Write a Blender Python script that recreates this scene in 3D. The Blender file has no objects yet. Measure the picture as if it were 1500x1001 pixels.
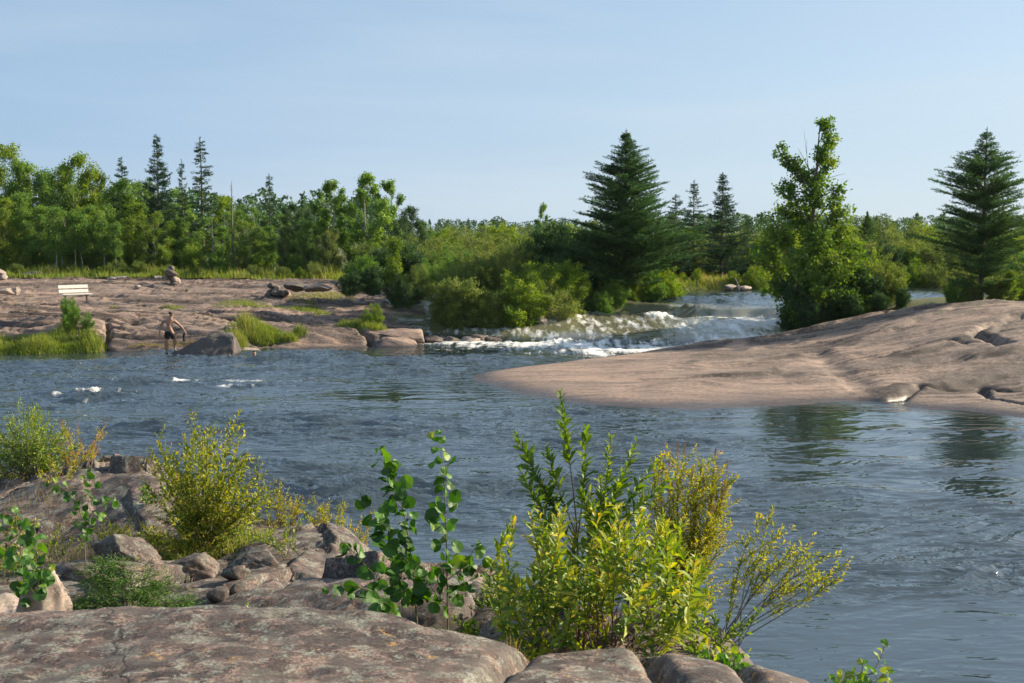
import bpy, math, random
import numpy as np
from mathutils import Vector, Matrix

# ------------------------------------------------------------------ camera, sky, sun
SC = bpy.context.scene
COL = SC.collection
R = math.radians
CAMZ = 5.0
F = 1667.0                                   # focal length in photo pixels (1500 wide)
PITCH = math.atan(155.5 / F)
cam_d = bpy.data.cameras.new("camera"); cam = bpy.data.objects.new("camera", cam_d); COL.objects.link(cam)
cam.location = (0, 0, CAMZ); cam.rotation_euler = (math.pi / 2 - PITCH, 0, 0)
cam_d.lens = 40.0; cam_d.sensor_width = 36.0
cam_d.clip_start = 0.1; cam_d.clip_end = 9000
cam_d.dof.use_dof = True; cam_d.dof.focus_distance = 13.0; cam_d.dof.aperture_fstop = 8.0
SC.camera = cam
SUN_AZ, SUN_EL = 22.0, 28.0                  # degrees from +X towards +Y, elevation
w = bpy.data.worlds.new("World"); SC.world = w; w.use_nodes = True
nt = w.node_tree; nt.nodes.clear()
sky = nt.nodes.new('ShaderNodeTexSky'); sky.sky_type = 'NISHITA'; sky.sun_disc = False
sky.sun_elevation = R(SUN_EL); sky.sun_rotation = R(90 - SUN_AZ)
sky.air_density = 1.0; sky.dust_density = 0.5; sky.ozone_density = 3.2; sky.altitude = 200
tc = nt.nodes.new('ShaderNodeTexCoord'); mp = nt.nodes.new('ShaderNodeMapping'); mp.inputs['Scale'].default_value = (1.3, 1.3, 7.0)
cn = nt.nodes.new('ShaderNodeTexNoise'); cn.inputs['Scale'].default_value = 1.4; cn.inputs['Detail'].default_value = 5
cr = nt.nodes.new('ShaderNodeMapRange'); cr.inputs['From Min'].default_value = 0.40; cr.inputs['From Max'].default_value = 0.75
cr.inputs['To Min'].default_value = 0.05; cr.inputs['To Max'].default_value = 0.30
mx = nt.nodes.new('ShaderNodeMix'); mx.data_type = 'RGBA'
mx.inputs['B'].default_value = (3.75, 4.75, 5.75, 1)      # thin high cirrus veil
bg = nt.nodes.new('ShaderNodeBackground'); bg.inputs['Strength'].default_value = 0.067
wo = nt.nodes.new('ShaderNodeOutputWorld')
nt.links.new(tc.outputs['Generated'], mp.inputs['Vector']); nt.links.new(mp.outputs[0], cn.inputs['Vector'])
nt.links.new(cn.outputs['Fac'], cr.inputs['Value'])
sz = nt.nodes.new('ShaderNodeSeparateXYZ'); nt.links.new(tc.outputs['Generated'], sz.inputs[0])
hz = nt.nodes.new('ShaderNodeMapRange'); hz.inputs['From Min'].default_value = 0.0; hz.inputs['From Max'].default_value = 0.30; hz.inputs['To Min'].default_value = 0.75; hz.inputs['To Max'].default_value = 0.42
nt.links.new(sz.outputs['Z'], hz.inputs['Value']); ad = nt.nodes.new('ShaderNodeMath'); ad.operation = 'ADD'; ad.use_clamp = True
nt.links.new(cr.outputs[0], ad.inputs[0]); nt.links.new(hz.outputs[0], ad.inputs[1]); nt.links.new(ad.outputs[0], mx.inputs['Factor'])
vx = nt.nodes.new('ShaderNodeMapRange'); vx.inputs['From Min'].default_value = -0.5; vx.inputs['From Max'].default_value = 0.6     # the veil is brighter towards the sun
vc = nt.nodes.new('ShaderNodeMix'); vc.data_type = 'RGBA'; vc.inputs['A'].default_value = (2.75, 4.05, 5.8, 1); vc.inputs['B'].default_value = (5.1, 6.1, 6.9, 1)
nt.links.new(sz.outputs['X'], vx.inputs['Value']); nt.links.new(vx.outputs[0], vc.inputs['Factor']); nt.links.new(vc.outputs['Result'], mx.inputs['B'])
nt.links.new(sky.outputs[0], mx.inputs['A']); mp2 = nt.nodes.new('ShaderNodeMapping'); mp2.inputs['Scale'].default_value = (.8, 1.6, 9.0); mp2.inputs['Rotation'].default_value = (0.0, 0.12, 0.3)
n2_ = nt.nodes.new('ShaderNodeTexNoise'); n2_.inputs['Scale'].default_value = 1.7; n2_.inputs['Detail'].default_value = 7; n2_.inputs['Distortion'].default_value = .4
r2_ = nt.nodes.new('ShaderNodeMapRange'); r2_.inputs['From Min'].default_value = 0.46; r2_.inputs['From Max'].default_value = 0.72; r2_.inputs['To Max'].default_value = 0.26
m2_ = nt.nodes.new('ShaderNodeMix'); m2_.data_type = 'RGBA'; m2_.inputs['B'].default_value = (5.9, 6.6, 7.2, 1)     # faint cirrus streaks
nt.links.new(tc.outputs['Generated'], mp2.inputs['Vector']); nt.links.new(mp2.outputs[0], n2_.inputs['Vector']); nt.links.new(n2_.outputs['Fac'], r2_.inputs['Value'])
nt.links.new(r2_.outputs[0], m2_.inputs['Factor']); nt.links.new(mx.outputs['Result'], m2_.inputs['A']); nt.links.new(m2_.outputs['Result'], bg.inputs[0]); nt.links.new(bg.outputs[0], wo.inputs[0])
sl = bpy.data.lights.new("sun", 'SUN'); so = bpy.data.objects.new("sun", sl); COL.objects.link(so)
sl.energy = 5.0; sl.angle = R(0.6); sl.color = (1.0, 0.85, 0.65)
so.rotation_euler = Vector((math.cos(R(SUN_EL)) * math.cos(R(SUN_AZ)), math.cos(R(SUN_EL)) * math.sin(R(SUN_AZ)), math.sin(R(SUN_EL)))).to_track_quat('Z', 'Y').to_euler()
SC.view_settings.view_transform = 'Standard'; SC.view_settings.look = 'None'
SC.view_settings.exposure = 0.98; SC.view_settings.gamma = 1.0
cy = SC.cycles
cy.use_denoising = True
cy.max_bounces = 10; cy.diffuse_bounces = 4; cy.glossy_bounces = 3; cy.transmission_bounces = 4; cy.transparent_max_bounces = 4
cy.sample_clamp_indirect = 6.0

# ------------------------------------------------------------------ helpers
rng = np.random.default_rng(11)
random.seed(5)
CP, SP = math.cos(PITCH), math.sin(PITCH)
def ray(u, v):
    a, b = (u - 750) / F, -(v - 500.5) / F
    return a, CP + b * SP, -SP + b * CP
def atY(u, v, Y):
    x, y, z = ray(u, v); k = Y / y
    return (x * k, Y, CAMZ + z * k)
def atz(u, v, z0):
    x, y, z = ray(u, v); k = (z0 - CAMZ) / z
    return (x * k, y * k, z0)

def hash2(ix, iy, seed):
    h = (ix.astype(np.int64) * 374761393 + iy.astype(np.int64) * 668265263 + seed * 1442695041) & 0xFFFFFFFF
    h = ((h ^ (h >> 13)) * 1274126177) & 0xFFFFFFFF
    h = (h ^ (h >> 16)) & 0xFFFFFFFF
    h = (h * 2246822519) & 0xFFFFFFFF
    return ((h ^ (h >> 15)) & 0xFFFFFF) / float(0x1000000)
def gnoise(x, y, seed=0):
    x0 = np.floor(x); y0 = np.floor(y); fx = x - x0; fy = y - y0
    sx = fx * fx * fx * (fx * (fx * 6 - 15) + 10); sy = fy * fy * fy * (fy * (fy * 6 - 15) + 10)
    def g(ix, iy, dx, dy):
        a = hash2(ix, iy, seed) * 2 * np.pi
        return np.cos(a) * dx + np.sin(a) * dy
    n00 = g(x0, y0, fx, fy); n10 = g(x0 + 1, y0, fx - 1, fy); n01 = g(x0, y0 + 1, fx, fy - 1); n11 = g(x0 + 1, y0 + 1, fx - 1, fy - 1)
    return ((n00 * (1 - sx) + n10 * sx) * (1 - sy) + (n01 * (1 - sx) + n11 * sx) * sy) * 1.5
def fbm(x, y, octaves=4, seed=0, gain=0.5, ridged=False):
    s = np.zeros_like(x, dtype=float); a = 1.0; f = 1.0
    for i in range(octaves):
        n = gnoise(x * f + 17.3 * i, y * f - 9.1 * i, seed + i)
        s += a * ((1 - 2 * np.abs(n)) if ridged else n); a *= gain; f *= 2.03
    return s
def cells(x, y, seed=0):
    ix = np.floor(x); iy = np.floor(y)
    f1 = np.full(x.shape, 9.0); f2 = np.full(x.shape, 9.0); cid = np.zeros(x.shape); cx = np.zeros(x.shape); cyy = np.zeros(x.shape)
    for dx in (-1, 0, 1):
        for dy in (-1, 0, 1):
            jx = ix + dx; jy = iy + dy
            px = jx + hash2(jx, jy, seed); py = jy + hash2(jx, jy, seed + 77)
            d = np.hypot(px - x, py - y); cl = d < f1
            f2 = np.where(cl, f1, np.minimum(f2, d))
            cid = np.where(cl, hash2(jx, jy, seed + 5), cid); cx = np.where(cl, px - x, cx); cyy = np.where(cl, py - y, cyy)
            f1 = np.where(cl, d, f1)
    return f1, f2, cid, cx, cyy
def smooth(a, b, x):
    t = np.clip((x - a) / (b - a), 0, 1); return t * t * (3 - 2 * t)
class RBF:
    def __init__(self, pts, lam=1e-3):
        P = np.array(pts, float); self.c = P[:, :2]; n = len(P)
        K = self.phi(self.c, self.c) + lam * np.eye(n)
        A = np.zeros((n + 3, n + 3)); A[:n, :n] = K; A[:n, n] = 1; A[:n, n + 1:] = self.c; A[n, :n] = 1; A[n + 1:, :n] = self.c.T
        self.w = np.linalg.solve(A, np.concatenate([P[:, 2], np.zeros(3)]))
    def phi(self, a, b):
        d = np.hypot(a[:, None, 0] - b[None, :, 0], a[:, None, 1] - b[None, :, 1])
        return d * d * np.log(d + 1e-9)
    def __call__(self, x, y):
        x = np.asarray(x, float); y = np.asarray(y, float); sh = np.broadcast(x, y).shape
        xx = np.broadcast_to(x, sh).ravel(); yy = np.broadcast_to(y, sh).ravel(); out = np.zeros(xx.shape)
        for i in range(0, len(xx), 20000):
            q = np.stack([xx[i:i + 20000], yy[i:i + 20000]], 1)
            out[i:i + 20000] = self.phi(q, self.c) @ self.w[:-3] + self.w[-3] + q @ self.w[-2:]
        return out.reshape(sh)
def polydist(x, y, pts, closed=True):
    """distance to a polyline, and for closed ones the sign (+ outside)"""
    P = np.array(pts, float); n = len(P); d = np.full(x.shape, 1e9); ins = np.zeros(x.shape, bool)
    for i in range(n if closed else n - 1):
        a = P[i]; b = P[(i + 1) % n]; e = b - a
        t = np.clip(((x - a[0]) * e[0] + (y - a[1]) * e[1]) / (e @ e), 0, 1)
        d = np.minimum(d, np.hypot(x - a[0] - t * e[0], y - a[1] - t * e[1]))
        if closed:
            c = ((a[1] > y) != (b[1] > y)) & (x < (b[0] - a[0]) * (y - a[1]) / (b[1] - a[1] + 1e-12) + a[0])
            ins ^= c
    return np.where(ins, -d, d) if closed else d

def add_obj(name, me, parent=None, mat=None):
    o = bpy.data.objects.new(name, me); COL.objects.link(o)
    if mat is not None and me is not None:
        for m in (mat if isinstance(mat, (list, tuple)) else [mat]): me.materials.append(m)
    if parent is not None: o.parent = parent
    return o
def raw_mesh(name, V, quads=None, tris=None, smooth_=False, tint=None, qmat=None):
    me = bpy.data.meshes.new(name)
    V = np.asarray(V, np.float32); parts = []; tot = []
    if quads is not None and len(quads): parts.append(np.asarray(quads, np.int32).ravel()); tot.append(np.full(len(quads), 4, np.int32))
    if tris is not None and len(tris): parts.append(np.asarray(tris, np.int32).ravel()); tot.append(np.full(len(tris), 3, np.int32))
    loops = np.concatenate(parts); tot = np.concatenate(tot); st = np.concatenate([[0], np.cumsum(tot)[:-1]]).astype(np.int32)
    me.vertices.add(len(V)); me.vertices.foreach_set('co', V.ravel())
    me.loops.add(len(loops)); me.loops.foreach_set('vertex_index', loops)
    me.polygons.add(len(tot)); me.polygons.foreach_set('loop_start', st); me.polygons.foreach_set('loop_total', tot)
    me.polygons.foreach_set('use_smooth', np.full(len(tot), smooth_, bool))
    if tint is not None:
        for k, a in (tint.items() if isinstance(tint, dict) else [('tint', tint)]):
            at = me.attributes.new(k, 'FLOAT', 'POINT'); at.data.foreach_set('value', np.asarray(a, np.float32))
    me.update(calc_edges=True)
    return me
def grid_mesh(name, X, Y, Z, attrs=None):
    n, m = X.shape; V = np.stack([X, Y, Z], -1).reshape(-1, 3)
    i = np.arange(n * m).reshape(n, m)
    q = np.stack([i[:-1, :-1], i[:-1, 1:], i[1:, 1:], i[1:, :-1]], -1).reshape(-1, 4)
    a = {k: v.ravel() for k, v in attrs.items()} if attrs else None
    return raw_mesh(name, V, quads=q, smooth_=True, tint=a)
class MB:
    """collects tubes and leaves, built as one mesh"""
    def __init__(self): self.V = []; self.Q = []; self.T = []; self.t = []; self.n = 0
    def tube(self, pts, rad, sides=5, tint=0.5):
        P = np.asarray(pts, float); r = np.broadcast_to(np.asarray(rad, float), (len(P),))
        d = np.gradient(P, axis=0); d /= (np.linalg.norm(d, axis=1)[:, None] + 1e-9)
        a = np.where(np.abs(d[:, 2:3]) > 0.9, np.array([[1.0, 0, 0]]), np.array([[0, 0, 1.0]]))
        s = np.cross(d, a); s /= (np.linalg.norm(s, axis=1)[:, None] + 1e-9); tt = np.cross(d, s)
        an = np.arange(sides) * 2 * np.pi / sides
        ring = P[:, None] + r[:, None, None] * (np.cos(an)[None, :, None] * s[:, None] + np.sin(an)[None, :, None] * tt[:, None])
        k = len(P); V = ring.reshape(-1, 3); i = np.arange(k * sides).reshape(k, sides); j = np.roll(i, -1, 1)
        q = np.stack([i[:-1], j[:-1], j[1:], i[1:]], -1).reshape(-1, 4)
        self.V.append(V); self.Q.append(q + self.n); self.t.append(np.full(len(V), tint)); self.n += len(V)
    def leaves(self, C, D, N, L, W, tmpl, faces, tint):
        """C base points, D long axis, N normal; template in (along, across, up) units"""
        C = np.asarray(C, float)
        if not len(C): return
        D = D / (np.linalg.norm(D, axis=1)[:, None] + 1e-9)
        S = np.cross(N, D); S /= (np.linalg.norm(S, axis=1)[:, None] + 1e-9); U = np.cross(D, S)
        L = np.broadcast_to(L, (len(C),)); W = np.broadcast_to(W, (len(C),))
        T = np.asarray(tmpl, float); k = len(T)
        V = C[:, None] + D[:, None] * (T[None, :, 0:1] * L[:, None, None]) + S[:, None] * (T[None, :, 1:2] * W[:, None, None]) + U[:, None] * (T[None, :, 2:3] * L[:, None, None])
        off = (np.arange(len(C)) * k)[:, None, None] + self.n
        q = [f for f in faces if len(f) == 4]; t = [f for f in faces if len(f) == 3]
        if q: self.Q.append((np.array(q)[None] + off).reshape(-1, 4))
        if t: self.T.append((np.array(t)[None] + off).reshape(-1, 3))
        self.V.append(V.reshape(-1, 3)); self.t.append(np.repeat(np.broadcast_to(tint, (len(C),)), k)); self.n += len(C) * k
    def mesh(self, name, smooth_=False):
        return raw_mesh(name, np.concatenate(self.V), np.concatenate(self.Q) if self.Q else None, np.concatenate(self.T) if self.T else None, smooth_, np.concatenate(self.t))
RH = ([(0, 0, 0), (.45, .5, .06), (1, 0, 0), (.45, -.5, .06)], [(0, 1, 2, 3)])
ELL = ([(0, 0, 0), (.22, .36, .05), (.6, .46, .04), (1, 0, -.14), (.6, -.46, .04), (.22, -.36, .05), (.3, 0, -.01), (.68, 0, -.03)],
       [(0, 1, 6), (0, 6, 5), (1, 2, 7, 6), (6, 7, 4, 5), (2, 3, 7), (7, 3, 4)])
_a = np.linspace(0, 2 * np.pi, 15)[:-1]
_rp = [(.52 - .5 * math.cos(t) * (1 + (.16 if i == 7 else 0)), .56 * math.sin(t) * (1.06 if 1 < i < 13 else .9), .11 * math.cos(2 * t) + .05 * math.sin(3 * t)) for i, t in enumerate(_a)]
RND = ([(.5, 0, -.04)] + _rp, [(0, 1 + i, 1 + (i + 1) % 14) for i in range(14)])

def rnd_unit(n):
    v = rng.normal(size=(n, 3)); return v / np.linalg.norm(v, axis=1)[:, None]
def tag(o, label=None, cat=None, group=None, kind=None):
    if label: o['label'] = label
    if cat: o['category'] = cat
    if group: o['group'] = group
    if kind: o['kind'] = kind
    return o
def root(name, loc=(0, 0, 0), rz=0, s=1.0):
    o = bpy.data.objects.new(name, None); COL.objects.link(o); o.location = loc; o.rotation_euler = (0, 0, rz)
    o.scale = (s, s, s) if np.isscalar(s) else s; o.empty_display_size = 0.2
    return o
def dup(r, loc, rz=0, s=1.0):
    c = r.copy(); COL.objects.link(c); c.location = loc; c.rotation_euler = (0, 0, rz); c.scale = (s, s, s) if np.isscalar(s) else s
    for ch in r.children:
        d = ch.copy(); COL.objects.link(d); d.parent = c
        for g in ch.children:
            e = g.copy(); COL.objects.link(e); e.parent = d
    return c

# ------------------------------------------------------------------ materials
class NT:
    def __init__(self, name):
        self.m = bpy.data.materials.new(name); self.m.use_nodes = True; self.t = self.m.node_tree; self.t.nodes.clear()
        self.out = self.t.nodes.new('ShaderNodeOutputMaterial')
    def n(self, typ, **kw):
        nd = self.t.nodes.new('ShaderNode' + typ)
        for k, v in kw.items():
            if hasattr(nd, k): setattr(nd, k, v)
            else: self.i(nd, k, v)
        return nd
    def i(self, nd, k, v):
        s = nd.inputs[k]
        if isinstance(v, bpy.types.NodeSocket): self.t.links.new(v, s)
        else: s.default_value = v
    def obj(self, scale=(1, 1, 1)):
        g = self.n('NewGeometry') if False else self.n('TexCoord'); mpp = self.n('Mapping'); self.i(mpp, 'Vector', g.outputs['Object']); self.i(mpp, 'Scale', scale); return mpp.outputs[0]
    def noise(self, vec, scale, detail=4, rough=.55, dist=0):
        a = self.n('TexNoise'); self.i(a, 'Vector', vec); self.i(a, 'Scale', scale); self.i(a, 'Detail', detail); self.i(a, 'Roughness', rough); self.i(a, 'Distortion', dist); return a.outputs['Fac']
    def ramp(self, fac, stops, mode='LINEAR'):
        a = self.n('ValToRGB'); self.i(a, 'Fac', fac); e = a.color_ramp.elements; a.color_ramp.interpolation = mode
        while len(e) < len(stops): e.new(0.5)
        for k, (p, c) in zip(e, stops): k.position = p; k.color = (c[0], c[1], c[2], 1) if not np.isscalar(c) else (c, c, c, 1)
        return a.outputs['Color']
    def mr(self, v, a, b, c=0, d=1):
        k = self.n('MapRange'); self.i(k, 'Value', v); self.i(k, 'From Min', a); self.i(k, 'From Max', b); self.i(k, 'To Min', c); self.i(k, 'To Max', d); return k.outputs[0]
    def mix(self, f, a, b, blend='MIX'):
        k = self.n('Mix'); k.data_type = 'RGBA'; k.blend_type = blend
        for s, v in (('Factor', f), ('A', a), ('B', b)):
            if isinstance(v, bpy.types.NodeSocket): self.t.links.new(v, k.inputs[s])
            else: k.inputs[s].default_value = v if s == 'Factor' else (v[0], v[1], v[2], 1)
        return k.outputs['Result']
    def math(self, op, a, b=0.0):
        k = self.n('Math'); k.operation = op
        for j, v in enumerate((a, b)):
            if isinstance(v, bpy.types.NodeSocket): self.t.links.new(v, k.inputs[j])
            else: k.inputs[j].default_value = v
        return k.outputs[0]
    def attr(self, name):
        a = self.n('Attribute'); a.attribute_name = name; return a.outputs['Fac']
    def bump(self, h, strength=.5, dist=.02, normal=None):
        b = self.n('Bump'); self.i(b, 'Height', h); self.i(b, 'Strength', strength); self.i(b, 'Distance', dist)
        if normal is not None: self.i(b, 'Normal', normal)
        return b.outputs[0]
    def end(self, shader): self.t.links.new(shader, self.out.inputs['Surface']); return self.m
def leaf_mat(name, stops, transl=.4, gloss=.03, rough=.55):
    k = NT(name); oi = k.n('ObjectInfo')
    f = k.math('ADD', k.attr('tint'), k.mr(oi.outputs['Random'], 0, 1, -.10, .10))
    c = k.ramp(f, stops)
    d = k.n('BsdfDiffuse'); k.i(d, 'Color', c)
    hs = k.n('HueSaturation'); k.i(hs, 'Color', c); k.i(hs, 'Saturation', 1.15); k.i(hs, 'Value', 1.35); k.i(hs, 'Hue', .485)
    t = k.n('BsdfTranslucent'); k.i(t, 'Color', hs.outputs[0])
    m = k.n('MixShader'); k.i(m, 0, transl); k.t.links.new(d.outputs[0], m.inputs[1]); k.t.links.new(t.outputs[0], m.inputs[2])
    g = k.n('BsdfGlossy'); k.i(g, 'Roughness', rough); k.i(g, 'Color', (.75, .8, .7, 1))
    m2 = k.n('MixShader'); k.i(m2, 0, gloss); k.t.links.new(m.outputs[0], m2.inputs[1]); k.t.links.new(g.outputs[0], m2.inputs[2])
    return k.end(m2.outputs[0])
def plain(name, col, rough=.7, var=.25, scale=8, bump=.2, dist=.01, metallic=0, col2=None):
    k = NT(name); v = k.obj(); n = k.noise(v, scale, 6)
    c2 = col2 or tuple(x * (1 - var * 2) for x in col)
    b = k.n('BsdfPrincipled'); k.i(b, 'Base Color', k.mix(k.mr(n, .3, .7), c2, col)); k.i(b, 'Roughness', rough); k.i(b, 'Metallic', metallic)
    k.i(b, 'Normal', k.bump(n, bump, dist)); return k.end(b.outputs[0])
def granite(name, pink, grey, dark, lichen=0.0, scale=1.0, spk=60, streak=(1, 1, 1), wet=True, speck=.5, pale=None, darkamt=.5, crk=.5, line=None):
    k = NT(name); v = k.obj(); vs = k.obj(streak)
    n1 = k.noise(vs, .35 * scale, 5, .6, .4); n2 = k.noise(vs, 1.6 * scale, 6, .65, .6); n3 = k.noise(v, 9 * scale, 6, .7); n4 = k.noise(v, spk * scale, 3, .75)
    c = k.mix(k.mr(n1, .42, .58), grey, pink)
    c = k.mix(k.mr(n2, .49, .64, 0, darkamt), c, dark)
    c = k.mix(k.mr(n3, .49, .62, 0, .5), c, dark)
    c = k.mix(k.mr(n3, .36, .47, .35, 0), c, pale or tuple(min(1, x * 1.5) for x in pink))
    c = k.mix(k.mr(n4, .52, .62, 0, speck), c, tuple(x * .35 for x in dark))
    c = k.mix(k.mr(n4, .38, .47, speck * .5, 0), c, tuple(min(1, x * 1.7) for x in pink))
    if lichen > 0:
        for sc, th, col, sd in ((7.0, .53, (.27, .195, .155), 0), (4.0, .56, (.17, .18, .145), 3.3), (11.0, .56, (.235, .25, .205), 7.3), (6.0, .53, (.055, .045, .04), 9.1), (9.0, .66, (.36, .22, .07), 5.7)):
            mp2 = k.n('Mapping'); k.i(mp2, 'Vector', v); k.i(mp2, 'Location', (sd, sd * 2, sd * .5))
            ln = k.noise(mp2.outputs[0], sc, 8, .68, .3)
            brk = k.mr(k.noise(v, 70, 3, .8), .44, .55, 1, .12)
            c = k.mix(k.math('MULTIPLY', k.math('MULTIPLY', k.mr(ln, th - .03, th, 0, lichen), brk), 1.0), c, col)
    vo = k.n('TexVoronoi'); vo.feature = 'DISTANCE_TO_EDGE'
    wv = k.n('Mapping'); dn = k.n('TexNoise'); k.i(dn, 'Vector', v); k.i(dn, 'Scale', 1.2 * scale)
    va = k.n('VectorMath'); va.operation = 'MULTIPLY_ADD'; k.t.links.new(dn.outputs['Color'], va.inputs[0]); va.inputs[1].default_value = (.5, .5, .5); k.t.links.new(vs, va.inputs[2])
    k.i(vo, 'Vector', va.outputs[0]); k.i(vo, 'Scale', .42 * scale)
    crack = k.mr(vo.outputs['Distance'], 0, .012, 1, 0)
    crack = k.math('MULTIPLY', crack, k.mr(n1, .42, .6))
    c = k.mix(k.math('MULTIPLY', crack, crk), c, tuple(x * .25 for x in dark))
    if line:
        s3 = k.n('SeparateXYZ'); k.i(s3, 0, v); wob_ = k.mr(k.noise(v, 5, 4), .3, .7, -.05, .05)
        dl = k.math('ABSOLUTE', k.math('ADD', k.math('SUBTRACT', s3.outputs['X'], k.math('ADD', k.math('MULTIPLY', s3.outputs['Y'], line[0]), line[1])), wob_))
        c = k.mix(k.math('MULTIPLY', k.mr(dl, .003, .009, .9, 0), k.mr(n3, .35, .5, .5, 1)), c, tuple(x * .2 for x in dark))
    sa = k.attr('stain_shade'); sm = k.math('MULTIPLY', sa, k.mr(n3, .38, .56, .45, 1)); c = k.mix(k.math('MINIMUM', sm, .9), c, tuple(x * .45 for x in dark))  # dark mask: stains, dirt in joints, and painted shade of ledge faces
    rough = .78
    if wet:
        g = k.n('NewGeometry'); sx = k.n('SeparateXYZ'); k.i(sx, 0, g.outputs['Position'])
        wz = k.math('ADD', sx.outputs['Z'], k.mr(n2, .3, .7, -.05, .05))
        wf = k.mr(wz, .05, .15, 1, 0)
        c = k.mix(k.math('MULTIPLY', wf, .75), c, tuple(x * .35 for x in dark)); rough = k.mr(wf, 0, 1, .78, .25)
    b = k.n('BsdfPrincipled'); k.i(b, 'Base Color', c); k.i(b, 'Roughness', rough)
    h = k.math('ADD', k.math('MULTIPLY', n3, .6), k.math('MULTIPLY', n4, .35)); h = k.math('SUBTRACT', h, k.math('MULTIPLY', crack, crk))
    h = k.math('ADD', h, k.math('MULTIPLY', n2, 1.2))
    k.i(b, 'Normal', k.bump(h, .55, .035 / scale)); return k.end(b.outputs[0])

M = {}
M['granite_far'] = granite('granite_far', (.335, .235, .178), (.22, .165, .13), (.10, .075, .06), scale=1.0, streak=(.25, 2.2, 2), speck=.4, darkamt=.9, crk=.3)
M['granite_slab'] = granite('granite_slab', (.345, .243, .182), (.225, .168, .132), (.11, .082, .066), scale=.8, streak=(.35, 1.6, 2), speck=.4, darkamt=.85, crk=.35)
M['granite_near'] = granite('granite_near', (.105, .068, .054), (.045, .032, .026), (.015, .011, .009), lichen=.95, scale=3.2, spk=24, wet=True, speck=1.0, darkamt=.85, crk=.0, line=(-.393, .16))
M['granite_rock'] = granite('granite_rock', (.10, .068, .054), (.054, .039, .032), (.02, .015, .012), lichen=.7, scale=4.0, wet=False, speck=.7, crk=0)
M['pale_rock'] = granite('pale_rock', (.42, .33, .27), (.34, .28, .23), (.16, .13, .105), lichen=.3, scale=4.0, wet=False, speck=.4, crk=0)
M['grey_boulder'] = granite('grey_boulder', (.13, .105, .092), (.08, .072, .068), (.032, .03, .029), scale=1.6, wet=True, speck=.4, crk=0)
M['bark'] = plain('bark', (.16, .125, .10), .9, .3, 12, .6, .02)
M['bark_pale'] = plain('bark_pale', (.50, .46, .40), .8, .35, 9, .4, .02, col2=(.12, .10, .09))
M['bark_grey'] = plain('bark_grey', (.22, .20, .18), .9, .3, 12, .5, .02)
M['stem_red'] = plain('stem_red', (.20, .10, .06), .6, .25, 20, .2, .003)
M['stem_green'] = plain('stem_green', (.20, .19, .07), .6, .25, 20, .2, .003)
M['leaf_broad'] = leaf_mat('leaf_broad', [(.0, (0.046, 0.110, 0.026)), (.35, (0.095, 0.198, 0.038)), (.7, (0.179, 0.312, 0.053)), (1, (0.315, 0.444, 0.085))])
M['leaf_yellowgreen'] = leaf_mat('leaf_yellowgreen', [(.0, (0.058, 0.121, 0.016)), (.4, (0.124, 0.216, 0.027)), (.75, (0.219, 0.311, 0.041)), (1, (0.350, 0.378, 0.068))], .45)
M['leaf_dark'] = leaf_mat('leaf_dark', [(.0, (0.023, 0.057, 0.021)), (.5, (0.044, 0.103, 0.032)), (1, (0.098, 0.177, 0.045))], .3)
M['needle'] = leaf_mat('needle', [(.0, (0.023, 0.061, 0.028)), (.5, (0.043, 0.100, 0.045)), (1, (0.086, 0.164, 0.066))], .12)
M['needle_tamarack'] = leaf_mat('needle_tamarack', [(.0, (0.028, 0.075, 0.027)), (.5, (0.064, 0.147, 0.045)), (1, (0.142, 0.237, 0.062))], .25)
M['leaf_olive'] = leaf_mat('leaf_olive', [(.0, (0.055, 0.098, 0.025)), (.4, (0.118, 0.177, 0.039)), (.75, (0.216, 0.274, 0.063)), (1, (0.355, 0.354, 0.098))], .4)
M['grass'] = leaf_mat('grass', [(.0, (0.076, 0.140, 0.020)), (.5, (0.181, 0.266, 0.035)), (.8, (0.333, 0.336, 0.084)), (1, (0.514, 0.392, 0.168))], .4)
M['grass_dry'] = leaf_mat('grass_dry', [(.0, (0.130, 0.144, 0.036)), (.5, (0.311, 0.264, 0.084)), (1, (0.544, 0.396, 0.192))], .35)
M['leaf_willow'] = leaf_mat('leaf_willow', [(.0, (.06, .13, .02)), (.3, (.13, .23, .03)), (.6, (.26, .35, .045)), (.88, (.46, .46, .07)), (1, (.50, .30, .06))], .42, .04, .5)
M['leaf_aspen'] = leaf_mat('leaf_aspen', [(.0, (0.028, 0.087, 0.014)), (.5, (0.055, 0.160, 0.022)), (.8, (0.110, 0.246, 0.032)), (1, (0.376, 0.406, 0.072))], .38, .04, .5)
M['leaf_spiraea'] = leaf_mat('leaf_spiraea', [(.0, (0.091, 0.140, 0.021)), (.35, (0.227, 0.280, 0.035)), (.65, (0.423, 0.434, 0.056)), (.88, (0.605, 0.448, 0.070)), (1, (0.635, 0.182, 0.070))], .45, .03)
M['flower_brown'] = leaf_mat('flower_brown', [(.0, (.16, .075, .05)), (.5, (.28, .14, .09)), (1, (.45, .28, .18))], .2)

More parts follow.
